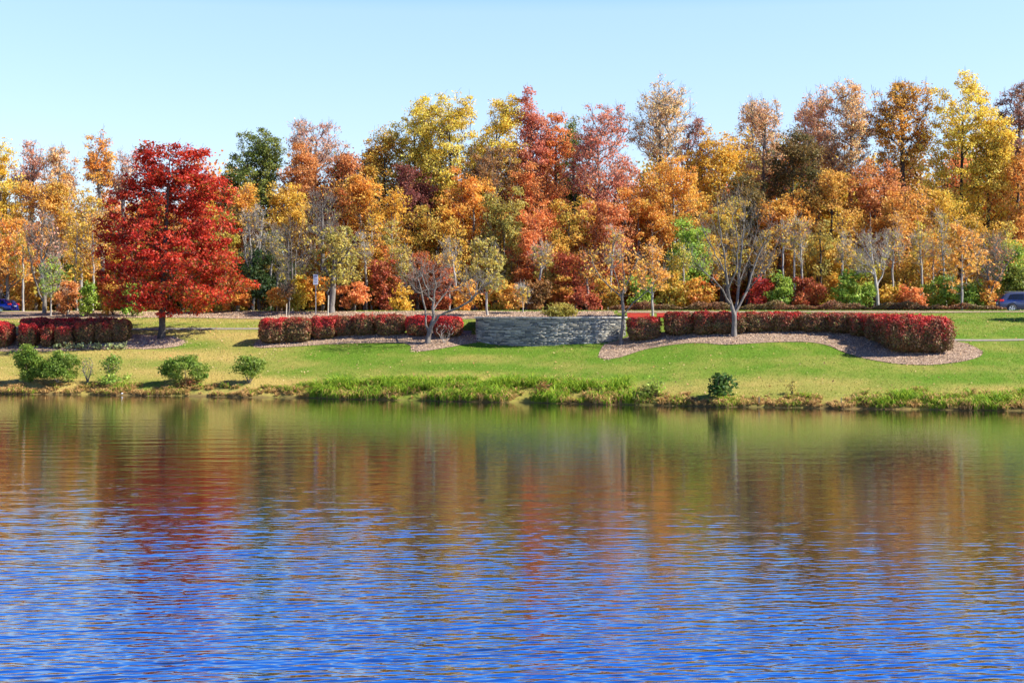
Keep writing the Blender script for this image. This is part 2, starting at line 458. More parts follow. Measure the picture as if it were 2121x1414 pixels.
# ------------------------------------------------------------------ branches and leaves
def grow(rng, polys, attr, step=.7, up=.55, jit=.08, rmin=.016, rbase=.2, curve=.12, expo=2.0):
    """polys: main stems (first starts at the base); attr: points the branches reach. Returns P, parent, radius, tip index."""
    P = [np.array(polys[0][0], float)]; par = [-1]
    def extend(i, pts):
        for q in pts:
            P.append(np.array(q, float)); par.append(i); i = len(P)-1
        return i
    for k, pl in enumerate(polys):
        pl = [np.array(q, float) for q in pl]
        pts = []
        for a, b in zip(pl[:-1], pl[1:]):
            n = max(1, int(np.linalg.norm(b-a)/step))
            for j in range(1, n+1): pts.append(a+(b-a)*j/n+rng.normal(0, jit*.35, 3)*(0 if j == n else 1))
        if k == 0: extend(0, pts)
        else:
            A = np.array(P); i = int(np.argmin(((A-pl[0])**2).sum(1))); extend(i, pts)
    nmain = len(P)
    tips = []
    base = P[0]
    zlow = base[2]
    axis = np.array(P)
    order = np.argsort([np.min(np.linalg.norm(axis-a, axis=1)) for a in attr])
    buf = np.zeros((nmain+len(attr)*14+10, 3)); buf[:nmain] = np.array(P); n = nmain
    zmin = base[2]+.12*(max(a[2] for a in attr)-base[2]) if len(attr) else 0
    for oi in order:
        a = attr[oi]
        B = buf[:n]
        dv = a-B
        d = np.linalg.norm(dv, axis=1); hor = np.hypot(dv[:, 0], dv[:, 1])
        cost = d+1.6*np.maximum(0, up*hor-dv[:, 2])+(B[:, 2] < min(zmin, a[2]-.3))*50*(len(B) > 3)
        i = int(np.argmin(cost))
        L_ = d[i]; k = max(1, min(12, int(math.ceil(L_/step))))
        p0 = B[i].copy()
        bow = np.array([0, 0, -curve*L_]) + rng.normal(0, jit*L_*.5, 3)
        last = i
        for j in range(1, k+1):
            t = j/k
            q = p0+(a-p0)*t+bow*4*t*(1-t)*.5
            if j < k: q = q+rng.normal(0, jit*.5, 3)
            buf[n] = q; par.append(last); last = n; n += 1
        tips.append(last)
    P = buf[:n]; par = np.array(par[:n])
    acc = np.zeros(n); r = np.zeros(n)
    kids = np.zeros(n, int)
    for i in range(n-1, -1, -1):
        if acc[i] == 0: acc[i] = rmin**expo
        if par[i] >= 0: acc[par[i]] += acc[i]; kids[par[i]] += 1
    r = acc**(1/expo)
    sc = (rbase-rmin)/max(1e-6, r[0]-rmin)
    r = rmin+(r-rmin)*sc
    return P, par, r, np.array(tips, int), nmain

def tubes(P, par, r, sides=5, flare=True, origin=(0, 0, 0)):
    n = len(P); idx = np.where(par >= 0)[0]
    if len(idx) == 0: return np.zeros((0, 3)), np.zeros((0, 4), int)
    d = np.zeros((n, 3)); d[idx] = P[idx]-P[par[idx]]
    d[0] = d[1] if n > 1 else (0, 0, 1)
    ln = np.linalg.norm(d, axis=1)[:, None]; d = d/np.maximum(ln, 1e-6)
    big = np.full(n, -1); br = np.zeros(n)
    for i in idx:
        if r[i] > br[par[i]]: br[par[i]] = r[i]; big[par[i]] = i
    ref = np.array([.83, .55, .05])
    def frame(dd):
        u = np.cross(dd, ref); l = np.linalg.norm(u, axis=1)[:, None]
        u = np.where(l < 1e-3, np.array([1., 0, 0]), u/np.maximum(l, 1e-6)); v = np.cross(dd, u)
        return u, v
    u, v = frame(d)
    ang = np.arange(sides)*2*math.pi/sides
    cs, sn = np.cos(ang), np.sin(ang)
    def ring(c, uu, vv, rr): return c[:, None]+rr[:, None, None]*(uu[:, None]*cs[None, :, None]+vv[:, None]*sn[None, :, None])
    rr = r.copy()
    if flare: rr[0] *= 1.35
    end = ring(P[idx], u[idx], v[idx], rr[idx])
    cont = big[par[idx]] == idx
    pu = np.where(cont[:, None], u[par[idx]], u[idx]); pv = np.where(cont[:, None], v[par[idx]], v[idx])
    pr = np.where(cont, rr[par[idx]], np.minimum(rr[par[idx]], rr[idx]*1.3))
    st = ring(P[par[idx]], pu, pv, pr)
    m = len(idx)
    V = np.concatenate([st, end], 1).reshape(-1, 3)-np.array(origin)
    b = np.arange(m)[:, None]*2*sides; k = np.arange(sides)[None]; k2 = (k+1) % sides
    Fc = np.stack([b+k, b+k2, b+sides+k2, b+sides+k], -1).reshape(-1, 4)
    return V, Fc

def leaf_quads(rng, Pts, Nrm, ln, wd, cols, fold=.25):
    n = len(Pts)
    nr = Nrm/np.maximum(np.linalg.norm(Nrm, axis=1)[:, None], 1e-6)
    a = rng.normal(size=(n, 3)); a -= (a*nr).sum(1)[:, None]*nr; a /= np.maximum(np.linalg.norm(a, axis=1)[:, None], 1e-6)
    b = np.cross(nr, a)
    s = rng.uniform(.65, 1.35, n)[:, None]
    l = ln*s*.5; w = wd*s*.5
    V = np.stack([Pts-a*l, Pts+b*w-nr*fold*w+a*l*.1, Pts+a*l, Pts-b*w-nr*fold*w+a*l*.1], 1).reshape(-1, 3)
    Fc = np.arange(n*4).reshape(n, 4)
    return V, Fc, cols

PAL = dict(
 Y=[(.80, .56, .06), (.84, .62, .10), (.68, .44, .03), (.44, .36, .04)],
 YG=[(.62, .47, .05), (.40, .38, .04), (.72, .50, .05), (.25, .27, .03)],
 G=[(.70, .42, .04), (.64, .35, .03), (.50, .36, .04), (.74, .48, .06)],
 O=[(.72, .31, .04), (.76, .42, .065), (.60, .22, .03), (.66, .44, .05)],
 OD=[(.68, .31, .05), (.62, .26, .035), (.50, .33, .05), (.74, .43, .07)],
 RU=[(.56, .22, .06), (.48, .18, .05), (.62, .29, .08), (.36, .19, .05)],
 S=[(.66, .22, .06), (.62, .16, .05), (.70, .32, .09), (.50, .22, .04)],
 MR=[(.38, .06, .03), (.50, .13, .03), (.25, .08, .03), (.45, .20, .04)],
 P=[(.62, .32, .21), (.66, .36, .20), (.50, .25, .18), (.70, .42, .20)],
 PE=[(.80, .48, .22), (.76, .39, .14), (.68, .40, .22), (.82, .52, .20)],
 RD=[(.50, .045, .03), (.42, .035, .03), (.58, .09, .03), (.35, .06, .02)],
 RT=[(.58, .20, .11), (.53, .17, .10), (.64, .30, .14), (.44, .16, .10)],
 M=[(.20, .05, .045), (.28, .08, .05), (.15, .05, .03), (.32, .12, .05)],
 GR=[(.15, .20, .03), (.25, .29, .045), (.10, .15, .025), (.36, .34, .07)],
 DG=[(.045, .09, .03), (.07, .12, .03), (.03, .06, .02), (.12, .14, .03)],
 LG=[(.22, .34, .03), (.32, .42, .05), (.14, .24, .03), (.42, .44, .06)],
 OL=[(.42, .34, .06), (.34, .30, .06), (.50, .36, .07), (.26, .24, .05)],
 BR=[(.30, .14, .04), (.22, .10, .035), (.38, .19, .05), (.20, .15, .04)],
 OG=[(.62, .32, .04), (.38, .34, .05), (.68, .44, .05), (.24, .27, .03)],
 DB=[(.13, .11, .03), (.20, .13, .03), (.09, .10, .025), (.38, .20, .04)],
 MX=[(.62, .22, .03), (.60, .40, .04), (.45, .09, .03), (.30, .28, .04)],
 PU=[(.30, .13, .11), (.38, .17, .12), (.45, .24, .13), (.24, .11, .10)],
)
def pal_cols(rng, pal, cl, P, seed):
    K = np.array(PAL[pal] if isinstance(pal, str) else pal)
    if isinstance(pal, str) and pal not in ('DG', 'GR'): K = K*1.18+K.mean(1)[:, None]*.07
    nz = Noise(seed, 3.2, 8)(P)*.9
    w = np.stack([np.ones(len(P))*1.1, .6+.9*nz, .5-.8*nz, .28+.55*np.sin(nz*3)], 1)
    w = np.clip(w, .03, None)*rng.gamma(1.2, 1, (len(P), 4))
    w /= w.sum(1)[:, None]
    c = w@K
    return np.clip(c*rng.uniform(.72, 1.28, (len(P), 1))*rng.normal(1, .05, (len(P), 3)), .008, .9)

def sample_lobes(rng, lobes, n, shell=.45):
    """lobes: (cx,cy,cz, rx,ry,rz)"""
    Lb = np.array(lobes, float)
    vol = (Lb[:, 3]*Lb[:, 4]*Lb[:, 5])**.6
    i = rng.choice(len(Lb), n, p=vol/vol.sum())
    d = rng.normal(size=(n, 3)); d /= np.linalg.norm(d, axis=1)[:, None]
    rad = shell+(1-shell)*rng.uniform(0, 1, n)**.6
    return Lb[i, :3]+d*rad[:, None]*Lb[i, 3:]

def auto_lobes(rng, c, rx, ry, rz, n=7, core=.72):
    out = [(c[0], c[1], c[2]-rz*(.86-core)*.8, rx*core, ry*core, rz*(core+.04))]*(4 if core > .8 else 1)
    nn = int(n*2.2)
    for k in range(nn):
        a = rng.uniform(0, 2*math.pi); h = rng.uniform(-.85, .72)
        w = math.sqrt(max(.05, 1-h*h))*rng.uniform(.40, .86)
        s = rng.uniform(.20, .36)
        out.append((c[0]+rx*w*math.cos(a), c[1]+ry*w*math.sin(a), c[2]+rz*h*.82, rx*s, ry*s, min(rx*1.3, rz)*s*rng.uniform(1.0, 1.9)))
    for k in range(3):
        out.append((c[0]+rx*rng.uniform(-.4, .4), c[1]+ry*rng.uniform(-.3, .3), c[2]+rz*rng.uniform(.55, .78), rx*rng.uniform(.2, .32), ry*.3, rz*rng.uniform(.20, .30)))
    return out

def make_tree(name, label, cat, base, polys, lobes, pal, ncl, nleaf, seed, group=None, bark=None, rbase=.18, rmin=.016,
              ls=(.34, .23), spread=.55, up=.55, split=False, shell=.45, crown='crown', upbias=.5, sides=5, ratio=.6, step=.8, keep=None, jit=.08, twigs=0, tw=(.75, .011), tintf=None):
    rng = np.random.default_rng(seed)
    root = empty(name, base); tag(root, label, cat, group)
    attr = sample_lobes(rng, lobes, ncl, shell)
    attr[:, 2] = np.maximum(attr[:, 2], base[2]+.25)
    P, par, r, tips, nm = grow(rng, polys, attr, step=step, up=up, rmin=rmin, rbase=rbase, jit=jit)
    o = np.array(base)
    V, Fc = tubes(P, par, r, sides, True, o)
    if twigs:
        src = np.repeat(np.concatenate([tips, par[tips]]), twigs); src = src[src >= 0]; pr_ = np.maximum(par[src], 0)
        d = P[src]-P[pr_]; d /= np.maximum(np.linalg.norm(d, axis=1)[:, None], .05)
        d = d+rng.normal(0, .5, d.shape)+np.array([0, 0, .25]); d /= np.linalg.norm(d, axis=1)[:, None]
        ln_ = rng.uniform(.35, 1.1, len(src))[:, None]*tw[0]
        a0 = P[src]; a1 = a0+d*ln_*.5+rng.normal(0, .03, d.shape); a2 = a0+d*ln_+rng.normal(0, .05, d.shape)+np.array([0, 0, .06])
        k = len(src); PP = np.concatenate([a0, a1, a2]); pp = np.concatenate([-np.ones(k, int), np.arange(k), k+np.arange(k)])
        V2, F2 = tubes(PP, pp, np.full(len(PP), tw[1]), 3, False, o)
        kk = [3, 4][sides > 3]
        F2 = np.asarray(F2); V, Fc = np.concatenate([V, V2]), np.concatenate([Fc, F2+len(V)])
    if split:
        idx = np.where(par >= 0)[0]; thick = np.repeat(r[idx] > .045, sides)
        for nmx, msk in (('trunk', thick), ('twigs', ~thick)):
            f = Fc[msk]
            if len(f):
                u, inv = np.unique(f, return_inverse=True)
                new_obj(nmx, mesh_np(nmx, V[u], inv.reshape(f.shape), bark or M_BARK, True), root)
    else:
        new_obj('trunk', mesh_np('trunk', V, Fc, bark or M_BARK, True), root)
    if nleaf > 0:
        nn = len(tips); per = rng.multinomial(nleaf, rng.dirichlet(np.ones(nn)*3))
        ci = np.repeat(np.arange(nn), per)
        sp = spread*rng.uniform(.6, 1.3, nn)
        off = np.clip(rng.normal(size=(len(ci), 3)), -1.7, 1.7)*np.array([1, 1, ratio])
        Q = P[tips][ci]+off*sp[ci][:, None]*.62
        c0 = np.array(lobes)[:, :3].mean(0)
        outw = Q-c0; outw /= np.maximum(np.linalg.norm(outw, axis=1)[:, None], .01)
        nr = rng.normal(size=Q.shape)*.8+outw*.45+np.array([0, 0, upbias])
        if keep is not None:
            k = keep(Q); Q, nr = Q[k], nr[k]
        cols = pal_cols(rng, pal, None, Q, seed)
        if tintf is not None: cols = tintf(rng, Q, cols)
        Vl, Fl, cl = leaf_quads(rng, Q-o, nr, ls[0], ls[1], cols)
        new_obj(crown, mesh_np(crown, Vl, Fl, M_LEAF, False, cl), root)
    return root

# ------------------------------------------------------------------ the autumn wood: (name, px, top, half width, crown bottom, distance, palette, cover, bark, label)
WOOD = [
 ('yellow_tree', 8, 283, 38, 470, 141, 'Y', 2.4, 0, 'golden yellow tree cut off by the left edge of the wood'),
 ('orange_tree', 66, 280, 36, 450, 143, 'P', 1.31, 0, 'thin topped pinkish tree next to the leftmost golden tree'),
 ('orange_tree', 122, 288, 36, 450, 142, 'PE', 1.66, 0, 'sparse peach orange tree, second left of the red maple, with ragged top'),
 ('yellow_tree', 205, 270, 36, 410, 143, 'O', 1.7, 0, 'yellow orange tree with narrow domed top standing clear left of red maple'),
 ('orange_tree', 258, 312, 34, 420, 145, 'P', 1.1, 0, 'thin pink tree half hidden behind the red maple on its left'),
 ('orange_tree', 92, 362, 62, 520, 138, 'OD', 2.3, 0, 'broad burnt orange tree beneath the pink topped trees at far left'),
 ('birch_tree', 180, 388, 58, 545, 133, 'G', 1.7, 2, 'gold leaved tree with slim pale trunks left of the red maple'),
 ('orange_tree', 20, 440, 55, 610, 131, 'O', 2.2, 0, 'low bushy orange tree behind the parked blue car'),
 ('oak_tree', 522, 262, 74, 440, 141, 'GR', 4.6, 1, 'dense dark green oak rising right of the red maple'),
 ('orange_tree', 652, 244, 58, 360, 147, 'P', 1.03, 0, 'airy mauve pink treetop between green oak and tall yellow trees'),
 ('rust_tree', 628, 292, 58, 470, 141, 'RU', 2.5, 1, 'rust brown tree directly right of the green oak'),
 ('rust_tree', 715, 300, 50, 470, 140, 'RU', 2.3, 1, 'reddish brown tree, second to the right of the green oak'),
 ('orange_tree', 788, 258, 52, 440, 141, 'OG', 2.3, 1, 'orange and olive tree leaning against the left of tall yellow trees'),
 ('yellow_tree', 866, 182, 54, 360, 142, 'Y', 2.0, 1, 'leftmost lobe of the tall yellow trees, a loose golden crown'),
 ('yellow_tree', 932, 173, 74, 420, 139, 'Y', 2.7, 1, 'largest tall bright yellow tree near the middle of the skyline'),
 ('yellow_tree', 1027, 190, 62, 360, 141, 'Y', 2.2, 1, 'smaller bright yellow tree left of the slender dark red tree'),
 ('red_tree', 1100, 180, 31, 350, 140, 'RT', 2.2, 1, 'slender dark red tree poking above the skyline beside yellow trees'),
 ('rust_tree', 1148, 232, 33, 380, 141, 'S', 2.0, 1, 'short orange red tree between slender red tree and olive treetop'),
 ('olive_tree', 1182, 240, 26, 340, 146, 'GR', 2.0, 1, 'small olive green treetop glimpsed behind the pinkish red tree'),
 ('red_tree', 1243, 217, 82, 445, 137, 'RT', 1.25, 0, 'broad pinkish red tree with many bare grey twigs showing'),
 ('orange_tree', 1365, 178, 76, 350, 143, 'PE', 0.99, 0, 'see through peach tree with dark spreading limbs against blue sky'),
 ('rust_tree', 1432, 238, 36, 380, 144, 'PU', 1.31, 0, 'thin purple brown tree right of the see through peach tree'),
 ('yellow_tree', 1492, 250, 56, 440, 140, 'G', 2.0, 0, 'golden tree with feathery top left of the tall peach trees'),
 ('orange_tree', 1583, 188, 64, 440, 142, 'PE', 1.31, 0, 'tall open peach tree, leftmost of the tall right hand trees'),
 ('oak_tree', 1650, 232, 48, 500, 138, 'DB', 2.0, 1, 'dark green and brown tree standing among the tall peach trees'),
 ('orange_tree', 1690, 180, 54, 420, 144, 'PE', 1.38, 0, 'pale peach treetop just above the dark green and brown tree'),
 ('orange_tree', 1757, 160, 60, 420, 141, 'PE', 1.45, 0, 'tall peach tree with forked dark trunk right of dark green tree'),
 ('rust_tree', 1862, 148, 62, 400, 141, 'OD', 1.5, 1, 'tall orange brown tree left of the tallest yellow tree'),
 ('yellow_tree', 1988, 140, 76, 470, 140, 'Y', 2.3, 1, 'tallest yellow tree of the wood near the right edge'),
 ('yellow_tree', 2052, 215, 50, 520, 138, 'Y', 2.1, 1, 'yellow tree drooping on the right side of the tallest yellow tree'),
 ('rust_tree', 2108, 165, 50, 380, 143, 'PU', 1.66, 0, 'purplish brown tree with spiky top at the right edge'),
 ('rust_tree', 2108, 285, 50, 520, 137, 'OD', 2.2, 1, 'orange brown tree below the spiky purplish tree at right edge'),
 ('yellow_tree', 512, 370, 32, 480, 134, 'O', 2.2, 0, 'small amber tree between red maple and the slim bare trees'),
 ('yellow_tree', 598, 370, 50, 520, 134, 'G', 2.2, 0, 'gold tree with dark underside above the leafless grey trunks'),
 ('orange_tree', 748, 352, 54, 520, 134, 'O', 2.2, 0, 'orange tree behind the roadside golden brown tree'),
 ('maroon_tree', 852, 340, 48, 500, 136, 'M', 2.4, 1, 'dark maroon tree below the left of the tall yellow trees'),
 ('orange_tree', 812, 388, 42, 560, 132, 'G', 2.2, 0, 'amber tree left of the dark maroon tree'),
 ('orange_tree', 900, 420, 52, 590, 131, 'OG', 2.4, 1, 'orange and green tree below the dark maroon tree'),
 ('rust_tree', 1020, 300, 62, 470, 138, 'BR', 1.6, 0, 'brown twiggy tree beneath the smaller bright yellow tree'),
 ('orange_tree', 978, 346, 58, 590, 133, 'O', 2.7, 0, 'vivid orange yellow tree below the largest yellow tree'),
 ('olive_tree', 1046, 385, 50, 600, 131, 'OL', 2.5, 0, 'dull olive gold tree right of the vivid orange yellow tree'),
 ('red_tree', 1112, 330, 52, 500, 136, 'S', 2.2, 1, 'salmon red tree right of the brown twiggy tree'),
 ('red_tree', 1098, 430, 56, 615, 131, 'S', 2.6, 0, 'coral orange tree in front of the salmon red tree'),
 ('orange_tree', 1178, 400, 46, 610, 131, 'OG', 2.3, 1, 'orange green tree between coral tree and red orange tree'),
 ('orange_tree', 1252, 400, 66, 600, 132, 'S', 2.4, 0, 'red orange tree below the broad pinkish red tree'),
 ('orange_tree', 1392, 305, 74, 540, 135, 'O', 2.7, 0, 'big rounded orange yellow tree under the see through peach tree'),
 ('orange_tree', 1322, 385, 52, 580, 133, 'O', 2.4, 0, 'orange tree between red orange tree and big rounded orange tree'),
 ('green_tree', 1420, 440, 46, 630, 128, 'LG', 2.3, 1, 'green leaved tree left of the large leafless tree'),
 ('oak_tree', 1550, 350, 46, 520, 136, 'DB', 2.2, 1, 'dark brown green tree just behind the large leafless tree'),
 ('yellow_tree', 1500, 400, 52, 590, 133, 'OG', 2.2, 0, 'yellow green tree hidden behind the large leafless tree'),
 ('orange_tree', 1612, 400, 56, 560, 134, 'O', 2.1, 1, 'orange tree right of the large leafless tree'),
 ('orange_tree', 1722, 340, 62, 540, 135, 'OD', 2.0, 1, 'burnt orange tree left of the white trunked birch'),
 ('orange_tree', 1810, 320, 62, 520, 137, 'RU', 2.0, 1, 'rust orange tree beneath tall orange brown tree'),
 ('orange_tree', 1868, 390, 62, 580, 133, 'OD', 2.2, 1, 'copper tree with dark trunk behind the white trunked birch'),
 ('orange_tree', 1690, 480, 58, 625, 130, 'OG', 2.2, 1, 'mixed orange green tree behind the slim twin birches'),
 ('orange_tree', 1935, 390, 56, 560, 134, 'G', 2.1, 1, 'amber tree below the tallest yellow tree'),
 ('orange_tree', 2055, 440, 58, 600, 132, 'OG', 2.2, 1, 'orange green tree above the parked slate blue car'),
 ('yellow_tree', 1775, 520, 52, 625, 129, 'YG', 2.1, 1, 'low yellow green tree left of the white trunked birch'),
 ('orange_tree', 430, 420, 60, 610, 132, 'OG', 2.2, 1, 'olive orange tree mostly hidden behind the red maple'),
 ('rust_tree', 330, 400, 60, 600, 134, 'MX', 2.2, 1, 'mixed coloured tree hidden behind the centre of red maple'),
 ('green_tree', 545, 480, 50, 620, 130, 'DG', 2.4, 1, 'shadowy dark green tree right of the red maple'),
 ('orange_tree', 790, 500, 48, 625, 128, 'MX', 2.3, 1, 'red and yellow tree right of the roadside golden brown tree'),
 ('red_tree', 868, 520, 48, 625, 127, 'MR', 2.0, 1, 'dark red and orange tree behind the leaning bare tree by the wall'),
 ('red_tree', 1190, 520, 48, 630, 126, 'MR', 2.2, 1, 'low dark red tree behind the middle of the stone wall'),
 ('orange_tree', 1880, 530, 54, 630, 128, 'OG', 1.9, 1, 'brown orange tree right of the white trunked birch'),
 ('green_tree', 2100, 500, 46, 630, 127, 'LG', 2.1, 1, 'green tree directly behind the parked slate blue car'),
]
def build_wood():
    for k, (name, px, top, hw, cb, y, pal, cov, bk, label) in enumerate(WOOD):
        rng = np.random.default_rng(1000+k)
        x = at(px, y); gzv = gz(x, y)
        if cov > 1.75: cb = cb+.45*(625-cb)
        zt, zb = zat(top, y), zat(cb, y)
        m = y/F
        rx = hw*m*(1.28 if cov > 1.75 else 1.12); rz = (zt-zb)/2; cz = (zt+zb)/2
        lobes = auto_lobes(rng, (x, y, cz), rx, rx*.95, rz, 7 if rz < 2*rx else 10)
        lean = rng.normal(0, .35)
        bx = x+lean
        tp = (x+rng.normal(0, .25), y, zb+(zt-zb)*.72)
        mid = (bx*.5+x*.5+rng.normal(0, .2), y+rng.normal(0, .2), gzv+(zb-gzv)*.7+.4)
        A = math.pi*rx*rz
        nl = int(min(26000, cov*.74*A/.0058)); hue = rng.normal(1, .04, 3); ncl = int(np.clip(A*(6.5 if cov > 1.75 else 7.0), 80, 520))
        make_tree(name, label, 'tree', (bx, y, gzv-.05), [[(bx, y, gzv-.05), mid, tp]], lobes, pal, ncl, nl, 1000+k,
                  'trees of the autumn wood', (M_BARK, M_BARKD, M_BARKL)[bk], rbase=.10+.0062*(zt-gzv), rmin=.02,
                  spread=.52 if cov > 1.75 else .46, ls=(.19, .135), upbias=.45, tintf=lambda r_, Q, c, hue=hue: np.clip(c*hue, .008, .9), twigs=1 if cov > 1.75 else 3)
build_wood()

# the mass of the wood further back
def build_far_woods():
    rng = np.random.default_rng(77)
    Vs, Fs, Cs = [], [], []; nb = 0
    pals = ['O', 'OD', 'RU', 'G', 'OG', 'BR', 'MX', 'OL', 'S', 'GR', 'Y']
    for k in range(330):
        low = k >= 150
        y = rng.uniform(150, 172); px = rng.uniform(-250, 2400)
        top = 400+rng.uniform(-40, 70) if px < 420 else rng.uniform(305, 430)
        if px > 1500: top -= 70
        if low: top = rng.uniform(520, 590); y = rng.uniform(143, 160)
        x = at(px, y); zt = zat(top, y); g = gz(x, y)
        hw = rng.uniform(2.2, 3.8); rz = (zt-g)*.46
        lob = auto_lobes(rng, (x, y, zt-rz), hw, hw, rz, 8)
        c = sample_lobes(rng, lob, 90, .5)
        nq = 16 if low else 28
        q = np.repeat(c, nq, 0)+rng.normal(size=(90*nq, 3))*.5
        V, Fq, cc = leaf_quads(rng, q, rng.normal(size=q.shape)+np.array([0, -.3, .5]), .5 if low else .38, .36 if low else .27, pal_cols(rng, pals[k % len(pals)], None, q, k))
        Vs.append(V); Fs.append(Fq+nb); Cs.append(cc); nb += len(V)
    o = new_obj('distant_woods', mesh_np('distant_woods', np.concatenate(Vs), np.concatenate(Fs), M_LEAF, False, np.concatenate(Cs)))
    tag(o, 'mass of mixed autumn treetops deeper in the wood', 'woods', kind='stuff')
build_far_woods()

# ------------------------------------------------------------------ understorey shrubs along the far side of the road
SHRUBS = [
 (40, 585, 30, 135, 'OD', 'orange brush right behind the blue car'),
 (140, 600, 26, 124, 'RU', 'small rusty shrub left of the slim pale trunks'),
 (182, 606, 20, 122, 'LG', 'little green shrub below the slim pale trunks'),
 (235, 585, 34, 123, 'MX', 'red and green brush at the left foot of the red maple'),
 (275, 605, 30, 122, 'LG', 'bright yellow green brush under the red maple'),
 (420, 590, 36, 123, 'OG', 'olive brush under the right skirt of the red maple'),
 (480, 585, 34, 123, 'MX', 'dull red brush just right of the red maple'),
 (545, 545, 40, 124, 'DG', 'dark green bush left of the roadside sign'),
 (578, 605, 20, 122, 'O', 'little orange shrub beside the short white stake'),
 (612, 590, 22, 122.5, 'YG', 'yellow shrub between short stake and the roadside sign'),
 (645, 575, 26, 123, 'O', 'orange shrub directly behind the roadside sign'),
 (728, 597, 30, 121.5, 'S', 'round orange red shrub right of the roadside golden brown tree'),
 (800, 560, 32, 124, 'MR', 'scarlet brush left of the leaning bare tree'),
 (835, 600, 22, 122, 'G', 'yellow orange shrub left of the leaning bare tree'),
 (905, 568, 30, 124, 'MR', 'dark red brush seen through the leaning bare tree'),
 (962, 590, 28, 122, 'O', 'orange shrub just left of the slim olive sapling'),
 (1030, 596, 28, 123, 'OG', 'yellow green shrub right of the slim olive sapling'),
 (1062, 606, 24, 122, 'OD', 'copper shrub left of the thinnest sapling'),
 (1112, 590, 30, 124, 'BR', 'brown brush right of the thinnest sapling'),
 (1165, 585, 28, 125, 'MX', 'red orange brush above the rounded yellow green bush'),
 (1215, 600, 30, 122, 'MR', 'crimson shrub right of the rounded yellow green bush'),
 (1262, 590, 30, 124, 'OG', 'mixed shrub behind the right end of the stone wall'),
 (1330, 590, 32, 123, 'LG', 'green yellow shrub above the left red bench'),
 (1385, 575, 34, 124, 'OG', 'yellow orange shrub above the right red bench'),
 (1450, 590, 34, 124, 'MX', 'red flecked brush left of the large leafless tree'),
 (1575, 578, 32, 122.5, 'RD', 'crimson shrub just right of the large leafless trunk'),
 (1614, 582, 30, 122, 'LG', 'yellow green shrub below the slim twin birches'),
 (1672, 600, 36, 122, 'MR', 'scarlet brush right of the slim twin birches'),
 (1718, 575, 32, 124, 'OG', 'orange green brush left of the bright green bush'),
 (1768, 578, 42, 121.5, 'LG', 'large bright green bush left of the white trunked birch'),
 (1850, 590, 30, 123, 'OG', 'brown green brush right of the white trunked birch'),
 (1892, 605, 32, 121.5, 'S', 'orange red brush between birch and young roadside tree'),
 (1950, 590, 36, 123, 'LG', 'green brush left of the young roadside tree'),
 (2015, 590, 32, 122.5, 'LG', 'yellow green bush right of the young roadside tree'),
 (2055, 600, 24, 122, 'OD', 'orange brush behind the slate blue car rear lamp'),
 (2110, 560, 36, 124, 'GR', 'dull green bush behind the slate blue car roof'),
]
def multi_stem(rng, base, n, h, w):
    b = np.array(base); out = [[tuple(b), tuple(b+np.array([rng.normal(0, w*.15), rng.normal(0, w*.15), h*.55]))]]
    for k in range(n-1):
        a = 2*math.pi*k/(n-1)+rng.uniform(-.4, .4)
        out.append([tuple(b), tuple(b+np.array([math.cos(a)*w*.3, math.sin(a)*w*.3, h*.3])), tuple(b+np.array([math.cos(a)*w*.6, math.sin(a)*w*.6, h*.6]))])
    return out
def shrub(name, label, px, top, hw, y, pal, seed, group=None, cov=2.6, base=None, ls=(.24, .17), bark=None, low=.05, dep=.8, lobn=6, stems=5, ncl=None, cat='shrub', ratio=.7, core=.72):
    rng = np.random.default_rng(seed)
    if base is None: x = at(px, y); b = (x, y, gz(x, y)-.03)
    else: b = base; x, y = b[0], b[1]
    zt = zat(top, y); h = zt-b[2]; rx = hw*y/F; rz = h*(1-low)/2
    lobes = auto_lobes(rng, (x, y, zt-rz), rx, rx*dep, rz, lobn, core)
    A = math.pi*rx*rz
    nl = int(min(9500, cov*A/(ls[0]*ls[1]*.5*.55)))
    return make_tree(name, label, cat, b, multi_stem(rng, b, stems, h, rx), lobes, pal, ncl or int(np.clip(A*9, 40, 160)), nl, seed, group,
                     bark or M_TWIG, rbase=.05, rmin=.010, ls=ls, spread=.34, up=.3, crown='foliage', sides=4, ratio=ratio, step=.5, shell=.35)
for k, (px, top, hw, y, pal, label) in enumerate(SHRUBS):
    shrub('roadside_shrub', label, px, top-8-22*((k*7) % 5)/5., hw*1.2, y, pal, 3000+k, 'shrubs along the far side of the road', cov=2.9, ls=(.2, .145), core=.55, lobn=9)

# ------------------------------------------------------------------ single trees in front of the wood
def px_poly(pts, y, dyf=1.0):
    """pixel polyline (px, py, depth offset) of one tree -> world"""
    return [(at(a, y+d), y+d, zat(b, y+d)) for a, b, d in pts]
def px_lobes(lst, y, dep=.85):
    m = y/F
    return [(at(a, y+d), y+d, zat(b, y+d), rx*m, rx*m*dep, rz*m) for a, b, d, rx, rz in lst]

